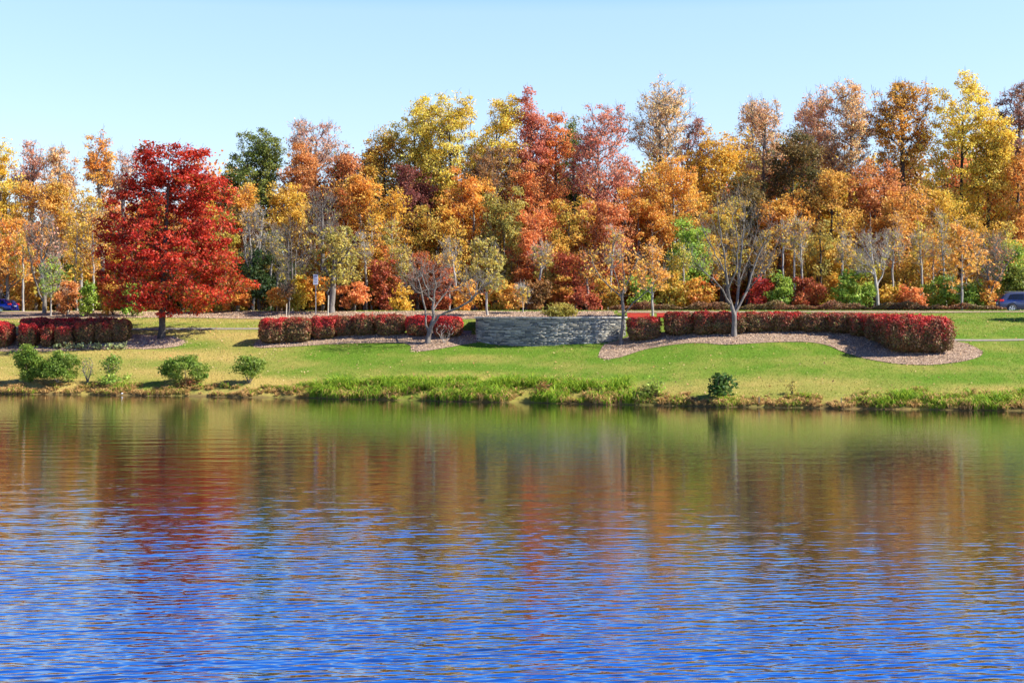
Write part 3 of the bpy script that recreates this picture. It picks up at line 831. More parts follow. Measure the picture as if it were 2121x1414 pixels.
# the red maple
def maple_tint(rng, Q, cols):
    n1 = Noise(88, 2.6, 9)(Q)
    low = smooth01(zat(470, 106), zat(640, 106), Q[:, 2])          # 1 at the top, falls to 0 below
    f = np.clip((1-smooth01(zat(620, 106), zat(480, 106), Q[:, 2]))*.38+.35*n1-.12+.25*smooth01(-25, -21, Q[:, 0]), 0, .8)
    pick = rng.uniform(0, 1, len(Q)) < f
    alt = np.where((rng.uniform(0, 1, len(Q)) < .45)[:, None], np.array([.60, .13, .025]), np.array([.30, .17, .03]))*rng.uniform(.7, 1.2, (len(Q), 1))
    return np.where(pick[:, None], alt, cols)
x, y, z = hit(335, 701)
lob = px_lobes([
 (360, 335, 0, 78, 42), (320, 326, .5, 42, 34), (405, 340, 0, 46, 46), (300, 325, 0, 26, 32), (300, 370, 0, 48, 40), (420, 385, 0, 50, 40), (350, 400, 0, 100, 50), (285, 420, -.5, 64, 46), (430, 420, 0, 55, 44),
 (255, 475, 0, 62, 38), (345, 480, -1.5, 112, 50), (440, 485, .3, 56, 40), (230, 515, 0, 48, 28), (300, 540, -1, 80, 32), (400, 545, -1, 85, 38), (455, 540, .5, 48, 30),
 (248, 570, .5, 50, 30), (235, 618, 0, 34, 18), (330, 600, -1.5, 75, 28), (420, 600, -.8, 75, 30), (490, 590, .5, 48, 18), (330, 635, -1.2, 42, 20), (405, 640, -.8, 34, 20), (290, 622, 0, 50, 18), (450, 575, 2, 60, 30), (330, 560, 2.5, 90, 40), (350, 460, 2.5, 100, 60), (360, 380, 2, 80, 40)], y, .9)
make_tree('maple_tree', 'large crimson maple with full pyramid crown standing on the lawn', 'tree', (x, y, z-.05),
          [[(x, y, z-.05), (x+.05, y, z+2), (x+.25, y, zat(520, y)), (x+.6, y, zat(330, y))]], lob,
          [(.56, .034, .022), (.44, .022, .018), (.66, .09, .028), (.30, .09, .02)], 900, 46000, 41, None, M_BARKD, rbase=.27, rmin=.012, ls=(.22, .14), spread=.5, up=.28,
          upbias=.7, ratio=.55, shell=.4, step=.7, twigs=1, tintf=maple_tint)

# leaning bare tree left of the wall
x, y, z = hit(885, 711)
pl = [[(885, 712, 0), (889, 690, 0), (893, 676, 0), (899, 655, 0), (898, 625, .2), (903, 590, .3), (897, 548, .4)],
      [(893, 676, 0), (908, 655, -.3), (935, 643, -.6), (962, 630, -.9), (985, 610, -1), (1003, 592, -1.1), (1030, 580, -1.2)],
      [(889, 690, 0), (882, 672, .4), (881, 640, .8), (873, 605, 1.0), (862, 570, 1.2), (848, 540, 1.3)],
      [(899, 655, 0), (905, 630, .8), (925, 605, 1.2), (945, 580, 1.4)],
      [(985, 610, -1), (990, 585, -.6), (985, 560, -.5)], [(898, 625, .2), (880, 590, -.5), (868, 560, -.8)]]
make_tree('bare_tree', 'small leafless tree with a long limb leaning right, left of the stone wall', 'tree', (x, y, z-.05),
          [px_poly(p, y) for p in pl], px_lobes([(900, 580, 0, 70, 42), (950, 590, 0, 68, 32), (855, 565, .5, 42, 38), (995, 585, -.8, 45, 24), (900, 550, 0, 45, 28)], y), 'O', 240, 0, 42, None, M_BARK,
          rbase=.165, rmin=.009, twigs=2, tw=(.6, .0065), up=.35, split=False, sides=6, step=.45, jit=.16)
# slim leafing tree right of the wall
x, y, z = hit(1286, 714)
pl = [[(1286, 715, 0), (1289, 680, 0), (1291, 650, 0), (1288, 615, 0), (1292, 580, 0), (1290, 540, 0), (1296, 505, 0)],
      [(1291, 650, 0), (1297, 645, -.2), (1312, 626, -.5), (1335, 607, -.7), (1350, 595, -.8), (1362, 570, -.8)],
      [(1288, 615, 0), (1270, 600, .3), (1245, 575, .5), (1228, 545, .6), (1220, 515, .7)],
      [(1288, 615, 0), (1281, 590, .3), (1270, 555, .5), (1265, 520, .6)], [(1292, 600, 0), (1305, 570, -.2), (1320, 540, -.3), (1335, 515, -.4)]]
make_tree('young_tree', 'slim grey tree with sparse orange leaves at the right end of stone wall', 'tree', (x, y, z-.05),
          [px_poly(p, y) for p in pl], px_lobes([(1290, 545, 0, 55, 40), (1245, 545, .3, 48, 40), (1335, 560, -.4, 40, 34), (1275, 520, 0, 55, 25), (1300, 580, 0, 70, 30)], y), 'O', 130, 520, 43, None, M_BARK,
          rbase=.118, rmin=.007, twigs=1, tw=(.5, .0045), up=.35, split=False, sides=6, step=.45, ls=(.20, .15), spread=.3, jit=.13)
# large leafless tree
x, y, z = hit(1520, 697)
pl = [[(1520, 698, 0), (1521, 675, 0), (1521, 652, 0), (1515, 632, 0), (1508, 600, -.2), (1505, 570, -.3), (1500, 520, -.4), (1490, 465, -.5), (1486, 420, -.5)],
      [(1521, 652, 0), (1532, 632, .2), (1546, 605, .3), (1556, 570, .4), (1570, 530, .5), (1588, 490, .5), (1600, 455, .5)],
      [(1521, 652, 0), (1527, 625, .5), (1531, 585, .7), (1534, 540, .9), (1540, 480, 1.0), (1545, 410, 1.1)],
      [(1515, 632, 0), (1497, 600, -.6), (1478, 578, -.9), (1455, 560, -1.1), (1440, 535, -1.2)],
      [(1508, 600, -.2), (1525, 560, -.8), (1530, 510, -1), (1522, 450, -1.2)], [(1505, 570, -.3), (1482, 530, .4), (1462, 490, .8), (1450, 450, 1)],
      [(1546, 605, .3), (1572, 575, -.3), (1592, 550, -.6), (1605, 520, -.8)], [(1531, 585, .7), (1550, 540, 1.3), (1565, 490, 1.8), (1572, 430, 2)]]
make_tree('bare_tree', 'large leafless tree with forked grey limbs in the right mulch bed', 'tree', (x, y, z-.05),
          [px_poly(p, y) for p in pl], px_lobes([(1515, 470, 0, 70, 65), (1560, 480, .3, 50, 60), (1468, 500, 0, 42, 55), (1525, 420, 0, 48, 34), (1450, 540, -.6, 30, 30), (1590, 520, 0, 28, 40), (1520, 560, 0, 70, 30)], y), 'O', 330, 0, 44, None, M_BARK,
          rbase=.175, rmin=.008, twigs=2, tw=(.7, .005), up=.55, split=False, sides=7, step=.5, ls=(.18, .13), jit=.11)

def slim(name, label, px, top, hw, cb, y, pal, nleaf, seed, bark, rb, polys=None, ncl=120, lean=0, sp=.34, ls=(.22, .16), rmin=.010, base_py=None):
    rng = np.random.default_rng(seed)
    x0 = at(px, y); g = gz(x0, y)-.05
    zt, zb = zat(top, y), zat(cb, y); rx = hw*y/F; rz = (zt-zb)/2
    lob = auto_lobes(rng, (x0+lean, y, (zt+zb)/2), rx, rx*.9, rz, 6)
    P = [px_poly(p, y) for p in polys] if polys else [[(x0, y, g), (x0+lean*.4+rng.normal(0, .05), y, g+(zb-g)*.8+.3), (x0+lean, y, zt-rz*.35)]]
    if polys: P[0][0] = (P[0][0][0], y, gz(P[0][0][0], y)-.05)
    return make_tree(name, label, 'tree', P[0][0], P, lob, pal, ncl, nleaf, seed, None, bark, rbase=rb*.8, rmin=rmin, twigs=3 if nleaf < 800 else 1, tw=(.7, .008), up=.6, split=False, sides=6, step=.5, ls=ls, spread=sp)
slim('young_tree', 'slim olive sapling with pale trunk behind the left end of stone wall', 1010, 488, 46, 615, 114, 'OL', 1700, 51, M_BARKL, .11)
slim('young_tree', 'thin pale trunked sapling with brown leaves behind the red benches', 1352, 500, 44, 625, 109.5, 'OD', 900, 52, M_BARKL, .10)
slim('young_tree', 'young roadside tree with straight pale trunk and sparse copper crown', 1992, 462, 56, 610, 110, 'OD', 1500, 53, M_BARKL, .11)
slim('young_tree', 'thinnest small sapling with few leaves above the stone wall', 1083, 590, 14, 625, 114.5, 'OG', 160, 54, M_BARKL, .05, ncl=50)
slim('young_tree', 'small brownish sapling beside the short white stake', 597, 583, 16, 620, 119, 'BR', 240, 55, M_BARK, .06, ncl=50)
slim('young_tree', 'small orange sapling left of the slim pale trunks', 141, 598, 18, 620, 124, 'RU', 260, 56, M_STAKE, .06, ncl=50)
slim('young_tree', 'small yellow green sapling in front of the grey trunks at left', 105, 522, 26, 625, 123, 'LG', 700, 57, M_BARKL, .08)
slim('roadside_tree', 'golden brown roadside tree with stout grey trunk right of the sign', 690, 455, 68, 605, 120, 'OL', 3000, 58, M_BARK, .33, ncl=230, rmin=.014,
     polys=[[(686, 640, 0), (690, 590, 0), (692, 560, 0), (690, 520, 0), (684, 480, 0), (678, 430, .3)], [(692, 560, 0), (715, 530, -.5), (735, 500, -.8), (745, 470, -1)], [(690, 580, 0), (665, 550, .4), (645, 535, .6), (628, 520, .8)]])
slim('bare_tree', 'grey leafless treetop of fine upright twigs behind the golden brown tree', 668, 388, 46, 520, 126, 'OL', 120, 59, M_BARK, .2, ncl=230, rmin=.014)
slim('bare_tree', 'leafless tree with three straight grey trunks left of the sign', 604, 455, 62, 580, 125, 'OL', 60, 60, M_BARK, .17, ncl=210, rmin=.013,
     polys=[[(604, 640, 0), (605, 560, 0), (603, 500, 0), (600, 455, 0)], [(604, 640, 0), (597, 600, .5), (598, 530, .5), (595, 480, .5)], [(604, 640, 0), (611, 600, -.4), (613, 530, -.4), (622, 480, -.4)], [(605, 540, 0), (640, 520, -.5), (660, 525, -.6)], [(603, 560, 0), (570, 570, -.5), (545, 590, -.7)]])
slim('bare_tree', 'slim whitish leafless trees just right of the red maple', 525, 425, 34, 560, 127, 'OG', 160, 61, M_BARKL, .16, ncl=160, rmin=.014,
     polys=[[(525, 640, 0), (523, 560, 0), (518, 500, 0), (512, 440, 0)], [(525, 640, 0), (530, 570, .3), (538, 510, .3), (545, 450, .3)], [(523, 580, 0), (510, 540, -.4), (504, 490, -.4)]])
slim('bare_tree', 'grey leafless tree with forked trunk near the blue car', 92, 435, 46, 570, 125, 'P', 420, 62, M_BARK, .2, ncl=210, rmin=.014,
     polys=[[(92, 640, 0), (91, 600, 0), (84, 555, 0), (88, 500, 0), (86, 450, 0)], [(92, 630, 0), (80, 605, .4), (70, 570, .4), (60, 520, .4), (50, 470, .4)], [(84, 555, 0), (102, 510, -.5), (112, 460, -.5)]])
slim('birch_tree', 'white trunked birch with bare limbs leaning left near the right', 1806, 480, 50, 575, 121, 'YG', 150, 63, M_BARKL, .19, ncl=170, rmin=.013,
     polys=[[(1821, 640, 0), (1817, 610, 0), (1812, 570, 0), (1806, 530, 0), (1804, 490, 0), (1802, 440, 0)], [(1812, 570, 0), (1795, 540, -.4), (1775, 520, -.6), (1752, 505, -.8)], [(1806, 540, 0), (1785, 500, .5), (1765, 470, .7)], [(1815, 600, 0), (1830, 560, .5), (1835, 520, .5)]])
slim('birch_tree', 'left one of the slim twin birches right of large leafless tree', 1622, 455, 16, 520, 124, 'OG', 160, 64, M_BARKL, .10, ncl=50)
slim('birch_tree', 'right one of the slim twin birches, beside a red shrub', 1646, 450, 18, 520, 124.5, 'OG', 180, 65, M_BARKL, .11, ncl=50)
slim('bare_tree', 'grey branching tree just left of the slate blue car', 2050, 480, 52, 590, 122, 'RU', 320, 66, M_BARK, .17, ncl=200, rmin=.013,
     polys=[[(2050, 640, 0), (2049, 600, 0), (2046, 565, 0), (2042, 530, 0), (2035, 490, 0)], [(2050, 615, 0), (2060, 585, -.4), (2080, 555, -.6), (2100, 530, -.8)], [(2046, 565, 0), (2025, 530, .4), (2010, 500, .6)]])
# dark slender trunks standing in the gaps of the wood
for k, (px, top, y, lab) in enumerate([(955, 470, 129, 'dark trunked understorey tree behind the left end of stone wall'), (1130, 520, 127, 'dark thin understorey tree behind the middle of the stone wall'),
      (1455, 470, 129, 'thin understorey tree left of the large leafless trunk'), (1862, 430, 128, 'tangled grey understorey tree right of the white trunked birch'), (1905, 450, 129, 'twiggy grey understorey tree left of the young roadside tree'),
      (770, 440, 129, 'thin pale understorey tree right of the golden brown tree'), (812, 440, 128, 'grey understorey tree behind the scarlet brush left of leaning bare tree'), (160, 440, 128, 'thin pale understorey tree left of the slim pale trunks'), (192, 430, 127.5, 'second slim pale trunk nearest the red maple'),
      (575, 480, 128, 'thin pale understorey tree between dark bush and straight grey trunks'), (735, 500, 126, 'thin pale understorey tree above the round orange red shrub'), (830, 510, 125, 'pale pole like understorey tree at the yellow orange shrub'),
      (930, 520, 126, 'thin grey understorey tree just right of the dark red brush'), (1215, 520, 125, 'pale thin understorey tree left of the slim tree at wall end'), (1415, 500, 125, 'thin pale understorey tree right of the right red bench'),
      (1585, 470, 126, 'thin pale understorey tree right of the crimson shrub by leafless tree'), (1700, 450, 127, 'dark forked understorey tree left of the bright green bush'), (1745, 430, 128, 'tall dark understorey tree rising behind the bright green bush'),
      (1932, 470, 126, 'thin pale understorey tree at the green brush right of the birch'), (2085, 470, 126, 'thin grey understorey tree above the slate blue car'), (48, 470, 127, 'thin grey understorey tree right of the blue car')]):
    slim('understorey_tree', lab, px, top, 30, 590, y, ('OG', 'OL', 'G', 'OD', 'YG')[k % 5], 1100, 90+k, M_BARKL if 'pale' in lab or 'grey' in lab else M_BARKD, .12, ncl=80, rmin=.012, ls=(.18, .13), sp=.4)
for k, (px, top, y, lab) in enumerate([(1667, 440, 124.5, 'slim grey bare tree in front of the scarlet brush by the birches'), (1738, 470, 124, 'slim pale bare tree just left of the bright green bush'),
      (1848, 470, 124, 'slim pale bare tree right beside the white trunked birch'), (1912, 480, 124.5, 'slim grey bare tree right of the orange red brush near birch'), (1960, 430, 125, 'tall slim bare tree left of the young roadside tree'),
      (1572, 520, 124.5, 'thin grey bare tree behind the crimson shrub by leafless tree'), (1118, 500, 125, 'thin grey bare tree right of the thinnest sapling'), (760, 470, 125, 'thin pale bare tree right of the round orange red shrub'), (945, 500, 124.5, 'thin pale bare tree left of the slim olive sapling'), (1262, 470, 125, 'thin grey bare tree behind the slim tree at wall end'), (560, 460, 125, 'thin pale bare tree in front of the dark green bush')]):
    slim('bare_tree', lab, px, top, 24, 560, y, 'OG', 240, 120+k, M_BARKL, .12, ncl=70, rmin=.012, lean=[-.5, .4, .2, -.3][k % 4])
# a tree beyond the right edge whose shade falls on the upper lawn
slim('orange_tree', 'tree beyond the right edge casting shade on the upper lawn', 2330, 440, 75, 600, 101, 'O', 4200, 70, M_BARK, .25, ncl=200, sp=.5, ls=(.3, .2))

# ------------------------------------------------------------------ clipped burning bush hedges
HL = 'clipped bushes left of the stone wall'; HR = 'clipped bushes right of the stone wall'; HF = 'clipped bushes left of the red maple'
def bush(px0, px1, top, basepy, depth, seed, label, red=.5, group='clipped burning bushes', side=None, tilt=0, name='clipped_bush'):
    rng = np.random.default_rng(seed)
    pc = (px0+px1)/2
    x, y, z = hit(pc, basepy)
    y += depth*.35; z = gz(x, y-depth*.3); m = y/F
    w = (px1-px0)*m/2*(.97 if group == HF else 1.03); d = depth/2; zt = zat(top, y); h = zt-z
    root = empty(name, (x, y, z)); tag(root, label, 'hedge bush', group)
    nz = Noise(seed, .9, 10); nz2 = Noise(seed+1, .35, 10)
    hz = h*.47; cz = h-hz
    # superellipsoid directions
    def surf(n, shrink=1.0):
        u = rng.normal(size=(n*2, 3)); 
        u = rng.uniform(-1, 1, (n*3, 3)); ax = rng.choice(3, n*3, p=np.array([d*hz, w*hz, w*d])/(d*hz+w*hz+w*d))
        u[np.arange(n*3), ax] = np.sign(rng.uniform(-1, 1, n*3))
        p = 5.0
        r = (np.abs(u)**p).sum(1)**(-1/p)
        q = u*r[:, None]
        q = q[(rng.uniform(0, 1, n*3) < .45+.55*(q[:, 2] > -.9))][:n]
        nr = np.sign(q)*np.abs(q)**(p-1)/np.array([w, d, hz]); nr /= np.linalg.norm(nr, axis=1)[:, None]
        return q, nr
    A = 2*(w*2*hz*2)+2*(d*2*hz*2)+w*d*4
    n = int(A*470)
    q, nr = surf(n)
    rad = np.where(rng.uniform(0, 1, len(q)) < .72, rng.normal(1.0, .025, len(q)), rng.uniform(.78, 1.0, len(q))); rad = np.where(rng.uniform(0, 1, len(q)) < .035, rng.uniform(1.03, 1.13, len(q)), rad)
    W = q*rad[:, None]*np.array([w, d, hz])
    low = np.clip((-q[:, 2]-.15)/.85, 0, 1)           # narrower towards the foot
    W[:, :2] *= (1-.20*low**1.5)[:, None]
    W += nr*(.065*nz(W)+.035*nz2(W))[:, None]
    W[:, 2] += cz
    W[:, 2] += tilt*W[:, 0]
    keepm = W[:, 2] > .10
    W, nr, q = W[keepm], nr[keepm], q[keepm]
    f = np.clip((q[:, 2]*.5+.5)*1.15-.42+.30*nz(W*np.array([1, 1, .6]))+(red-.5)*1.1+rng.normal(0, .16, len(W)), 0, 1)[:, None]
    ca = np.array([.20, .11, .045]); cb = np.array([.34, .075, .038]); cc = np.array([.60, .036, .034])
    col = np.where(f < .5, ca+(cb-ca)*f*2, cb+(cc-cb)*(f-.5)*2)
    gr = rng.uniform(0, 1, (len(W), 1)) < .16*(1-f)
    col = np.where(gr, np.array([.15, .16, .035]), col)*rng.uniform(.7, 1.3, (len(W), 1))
    V, Fq, c = leaf_quads(rng, W, nr*.8+rng.normal(size=W.shape)*.62+np.array([0, 0, .25]), .112, .08, col)
    new_obj('foliage', mesh_np('foliage', V, Fq, M_HEDGE, False, c), root)
    # stems, and a solid core added inside to keep light from passing through
    bm = bmesh.new()
    bmesh.ops.create_icosphere(bm, subdivisions=3, radius=1)
    p = 4.5
    for v in bm.verts:
        u = np.array(v.co); r = (np.abs(u)**p).sum()**(-1/p); e = u*r*np.array([w, d, hz])*.84
        lw = max(0, (-u[2]*r-.15)/.85); e[:2] *= 1-.22*lw**1.5
        e = e*(1+.05*math.sin(7*e[0]+seed)*math.sin(6*e[2]+e[1]*5))
        v.co = Vector((e[0], e[1], max(.2, e[2]*.95+cz)+tilt*e[0]))
    ns = max(4, int(w*d*7))
    me = bpy.data.meshes.new('t'); bm.to_mesh(me); bm.free()
    cv = np.empty(len(me.vertices)*3, np.float32); me.vertices.foreach_get('co', cv); cv = cv.reshape(-1, 3)
    cf = np.array([tuple(pl.vertices)+(pl.vertices[2],) for pl in me.polygons]); bpy.data.meshes.remove(me)
    tv, tf = [], []; off = 0
    for k in range(ns):
        b0 = np.array([rng.uniform(-.7, .7)*w, rng.uniform(-.7, .7)*d, -.08]); b1 = b0+np.array([rng.normal(0, .1), rng.normal(0, .1), .5])
        V2, F2 = tubes(np.array([b0, (b0+b1)/2+rng.normal(0, .02, 3), b1]), np.array([-1, 0, 1]), np.array([.03, .025, .02]), 5)
        new_obj('stem', mesh_np('stem', V2, F2, M_TWIG, True), root)
    # light-blocking core as triangles
    new_obj('light_block_core', mesh_np('light_block_core', cv, cf[:, :3], M_TWIG, True), root)
    return root
HL = 'clipped bushes left of the stone wall'; HR = 'clipped bushes right of the stone wall'; HF = 'clipped bushes left of the red maple'
bush(538, 592, 661, 714, 1.9, 501, 'clipped red bush at the left end of the hedge left of the wall', .62, HL)
bush(588, 640, 660, 711, 1.9, 502, 'greenish brown clipped bush, second in the hedge left of the wall', .25, HL)
bush(641, 694, 657, 704, 1.7, 503, 'bright red clipped bush, third in the hedge left of the wall', .68, HL)
bush(692, 736, 656, 698, 1.8, 504, 'dull red clipped bush, fourth in the hedge left of the wall', .40, HL)
bush(733, 777, 654, 697, 1.8, 505, 'brownish clipped bush in the middle of the hedge left of wall', .34, HL)
bush(779, 838, 653, 697, 1.8, 506, 'clipped bush of dull red before the brightest bush left of wall', .42, HL)
bush(842, 892, 655, 698, 1.7, 507, 'brightest scarlet clipped bush behind the leaning bare tree', .92, HL)
bush(898, 955, 657, 701, 1.7, 508, 'scarlet clipped bush with bare twigs nearest the stone wall', .80, HL)
bush(-42, 19, 668, 722, 2.2, 511, 'red clipped bush cut off at the left edge', .75, HF)
bush(37, 74, 672, 721, 2.0, 512, 'red clipped bush right of the one at left edge', .70, HF)
bush(40, 100, 659, 702, 2.2, 513, 'taller red clipped bush in the back row at far left', .62, HF)
bush(85, 108, 675, 721, 1.6, 514, 'narrow red clipped bush in the front row at far left', .66, HF)
bush(112, 150, 676, 720, 1.8, 515, 'brownish clipped bush just left of the maple shade', .42, HF)
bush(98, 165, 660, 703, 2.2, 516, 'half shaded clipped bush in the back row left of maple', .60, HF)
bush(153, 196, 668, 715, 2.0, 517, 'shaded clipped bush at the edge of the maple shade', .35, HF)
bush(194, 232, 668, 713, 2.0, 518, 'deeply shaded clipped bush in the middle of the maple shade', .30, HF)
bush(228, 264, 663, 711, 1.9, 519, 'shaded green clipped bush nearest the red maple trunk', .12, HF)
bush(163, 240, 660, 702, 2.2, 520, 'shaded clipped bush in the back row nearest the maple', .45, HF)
bush(1303, 1366, 658, 708, 1.5, 531, 'detached boxy clipped bush at the right end of stone wall', .45, HR)
bush(1381, 1438, 648, 697, 1.9, 532, 'clipped bush just below the right red bench', .42, HR)
bush(1440, 1478, 647, 696, 1.7, 533, 'narrow clipped bush right of the one below the bench', .42, HR)
bush(1476, 1545, 648, 694, 1.8, 534, 'clipped bush behind the trunk of the large leafless tree', .36, HR)
bush(1545, 1604, 648, 690, 1.8, 535, 'clipped bush directly right of the large leafless trunk', .30, HR)
bush(1602, 1662, 648, 689, 1.8, 536, 'second clipped bush right of the large leafless trunk', .33, HR)
bush(1660, 1722, 649, 690, 1.8, 537, 'third clipped bush right of the large leafless trunk', .33, HR)
bush(1720, 1776, 650, 693, 1.8, 538, 'clipped bush where the right hedge begins to curve forward', .38, HR)
bush(1766, 1822, 651, 700, 1.9, 539, 'clipped bush third from the rounded end of the right hedge', .45, HR)
bush(1800, 1868, 652, 712, 2.0, 540, 'clipped bush second from the rounded end of the right hedge', .48, HR)
bush(1838, 1974, 655, 735, 3.0, 541, 'largest clipped bush forming the rounded right end of the hedge', .52, HR, tilt=-.05)

# ------------------------------------------------------------------ shrubs and plants on the bank
def bank(name, label, px, top, hw, basepy, pal, seed, **kw):
    x, y, z = hit(px, basepy)
    return shrub(name, label, px, top, hw, y, pal, seed, base=(x, y, z-.03), **kw)
GB = [(.17, .27, .03), (.24, .34, .04), (.11, .19, .02), (.30, .32, .07)]
bank('green_shrub', 'tall domed green shrub at the water edge, leftmost on the bank', 62, 716, 30, 792, GB, 601, core=.93, ls=(.13, .085), cov=6.5, low=.06)
bank('green_shrub', 'wide green shrub touching the domed shrub on the left bank', 122, 726, 46, 795, GB, 602, core=.93, ls=(.13, .085), cov=5.0, low=.04, bark=M_BARK)
bank('bare_shrub', 'grey leafless shrub right of the wide green shrub', 182, 738, 18, 792, GB, 603, ls=(.12, .09), cov=.12, low=.2, bark=M_BARK, ncl=160)
bank('green_shrub', 'thin shrub with grey stems between the left bank shrubs', 231, 736, 25, 793, GB, 604, ls=(.14, .09), cov=1.6, low=.35, bark=M_BARK, ncl=110)
bank('weed', 'low yellow green weeds at the foot of the thin shrub', 240, 775, 32, 797, 'LG', 605, ls=(.20, .13), cov=2.2, cat='weeds')
bank('green_shrub', 'broad green shrub with bare lower stems on the left bank', 386, 738, 52, 797, GB, 606, core=.93, ls=(.13, .085), cov=5.0, low=.12, bark=M_BARK)
bank('weed', 'reddish weeds growing under the broad green shrub', 388, 782, 22, 803, [(.12, .16, .03), (.45, .12, .05), (.2, .2, .04), (.5, .25, .1)], 607, ls=(.16, .11), cov=2.2, cat='weeds')
bank('green_shrub', 'small round green shrub on bare stems right of broad shrub', 517, 740, 34, 793, GB, 608, core=.93, ls=(.13, .085), cov=5.0, low=.32, bark=M_BARK)
bank('leafy_shrub', 'dark glossy leafy shrub casting shade on the right bank', 1494, 771, 31, 825, [(.05, .12, .02), (.10, .2, .03), (.03, .07, .02), (.2, .3, .05)], 609, ls=(.24, .17), cov=3.0, low=.02, stems=7)
bank('sapling', 'upright thin leafy sapling at the water edge below the wall', 1358, 775, 17, 824, 'LG', 610, ls=(.18, .13), cov=1.2, low=.25, cat='sapling')
bank('sapling', 'tiny yellow leaved sapling right of the dark leafy shrub', 1641, 788, 9, 817, 'OL', 611, ls=(.15, .10), cov=1.0, low=.15, cat='sapling')
bank('weed', 'brown dried weed among the tall bank grass', 1124, 786, 15, 828, 'BR', 612, ls=(.14, .05), cov=1.0, low=.1, cat='weeds')
bank('weed', 'low green weeds beside the upright thin sapling', 1335, 803, 26, 834, 'GR', 613, ls=(.2, .12), cov=2.2, cat='weeds')
for k, (px, lab) in enumerate([(118, 'pale leafy clump below the brownish clipped bush'), (150, 'pale leafy clump below the first shaded bush'), (168, 'small pale clump between the two pale clumps in shade'), (200, 'bluish leafy clump below the deeply shaded bush'), (228, 'pale leafy clump below the shaded green bush'), (251, 'last pale leafy clump nearest the maple trunk')]):
    bank('border_plant', lab, px, 714, 11, 723, [(.42, .46, .16), (.5, .52, .25), (.3, .36, .15), (.2, .3, .12)], 620+k, ls=(.22, .12), cov=2.2, cat='plant', group='pale plants along the left bed')
x, y = at(1155, 105.3), 105.3
shrub('rounded_bush', 'rounded yellow green bush showing above the stone wall', 1155, 630, 38, y, [(.38, .34, .06), (.48, .40, .08), (.25, .25, .05), (.42, .26, .06)], 630, base=(x, y, TOP-.12), core=.93, ls=(.15, .10), cov=3.4, low=0)
# bare twigs sprouting from the last bush left of the wall
x, y, z = hit(922, 706)
rng = np.random.default_rng(640); y -= .5
make_tree('bare_shrub', 'fan of pale dead twigs in front of the scarlet bush', 'shrub', (x, y, gz(x, y)-.04), multi_stem(rng, (x, y, gz(x, y)-.04), 7, 1.1, .7),
          [(x, y, gz(x, y)+.95, .75, .3, .5)], 'BR', 50, 0, 640, None, M_BARKL, rbase=.035, rmin=.010, up=.5, sides=4, step=.35)
# low brownish planting along the far kerb
def low_planting():
    rng = np.random.default_rng(650)
    xs = rng.uniform(8, 38, 15000); t = 29.0+rng.uniform(0, 1.3, len(xs)); y = shore_smooth(xs)+t
    hmax = .42+.2*np.sin(xs*1.3)+.12*np.sin(xs*3.1)
    hmax *= np.where(xs > 33, .7, 1)
    z = ground_z(xs, y)+np.maximum(.1, hmax)*rng.uniform(.1, 1, len(xs))+.1
    Q = np.stack([xs, y, z], -1)
    V, Fq, c = leaf_quads(rng, Q, rng.normal(size=Q.shape)+np.array([0, -.4, .6]), .16, .11, pal_cols(rng, [(.25, .14, .06), (.30, .10, .06), (.22, .2, .07), (.4, .22, .1)], None, Q, 5))
    tag(new_obj('low_shrubbery', mesh_np('low_shrubbery', V, Fq, M_LEAF, False, c)), 'low brownish shrubbery running along the road edge', 'shrubbery', kind='stuff')
low_planting()

# ------------------------------------------------------------------ grass
def blades(name, label, x, y, z, h, w, lean, cols, seed, cat='grass', curved=False):
    rng = np.random.default_rng(seed); n = len(x)
    a = rng.uniform(0, 2*math.pi, n); dirx, diry = np.cos(a), np.sin(a)
    b = rng.uniform(0, 2*math.pi, n); lx, ly = np.cos(b)*lean*h, np.sin(b)*lean*h
    base = np.stack([x, y, z-.02], -1); side = np.stack([dirx*w/2, diry*w/2, np.zeros(n)], -1)
    tip = base+np.stack([lx, ly, h], -1)
    if curved:
        mid = base+np.stack([lx*.35, ly*.35, h*.68], -1); tip = base+np.stack([lx*1.3, ly*1.3, h*.82], -1)
        V = np.stack([base-side, base+side, mid+side*.8, mid-side*.8, tip+side*.12, tip-side*.12], 1).reshape(-1, 3)
        i = np.arange(n)[:, None]*6
        Fc = np.concatenate([i+np.array([[0, 1, 2, 3]]), i+np.array([[3, 2, 4, 5]])], 1).reshape(-1, 4); cols = np.repeat(cols, 2, 0)
    else:
        V = np.stack([base-side, base+side, tip], 1).reshape(-1, 3); Fc = np.arange(n*3).reshape(n, 3)
    return tag(new_obj(name, mesh_np(name, V, Fc, M_GRASS, False, cols)), label, cat, kind='stuff')
def poly_mask(x, y, beds):
    m = np.zeros(len(x), bool)
    for B in beds: m |= inside(np.stack([x, y], -1), np.array(B))
    return m
BEDS = [[hit(a, b)[:2] for a, b in B] for B in (BED_L, BED_R, BED_F)]
wp = wall_path(); BEDS.append([tuple(p) for p in wp])
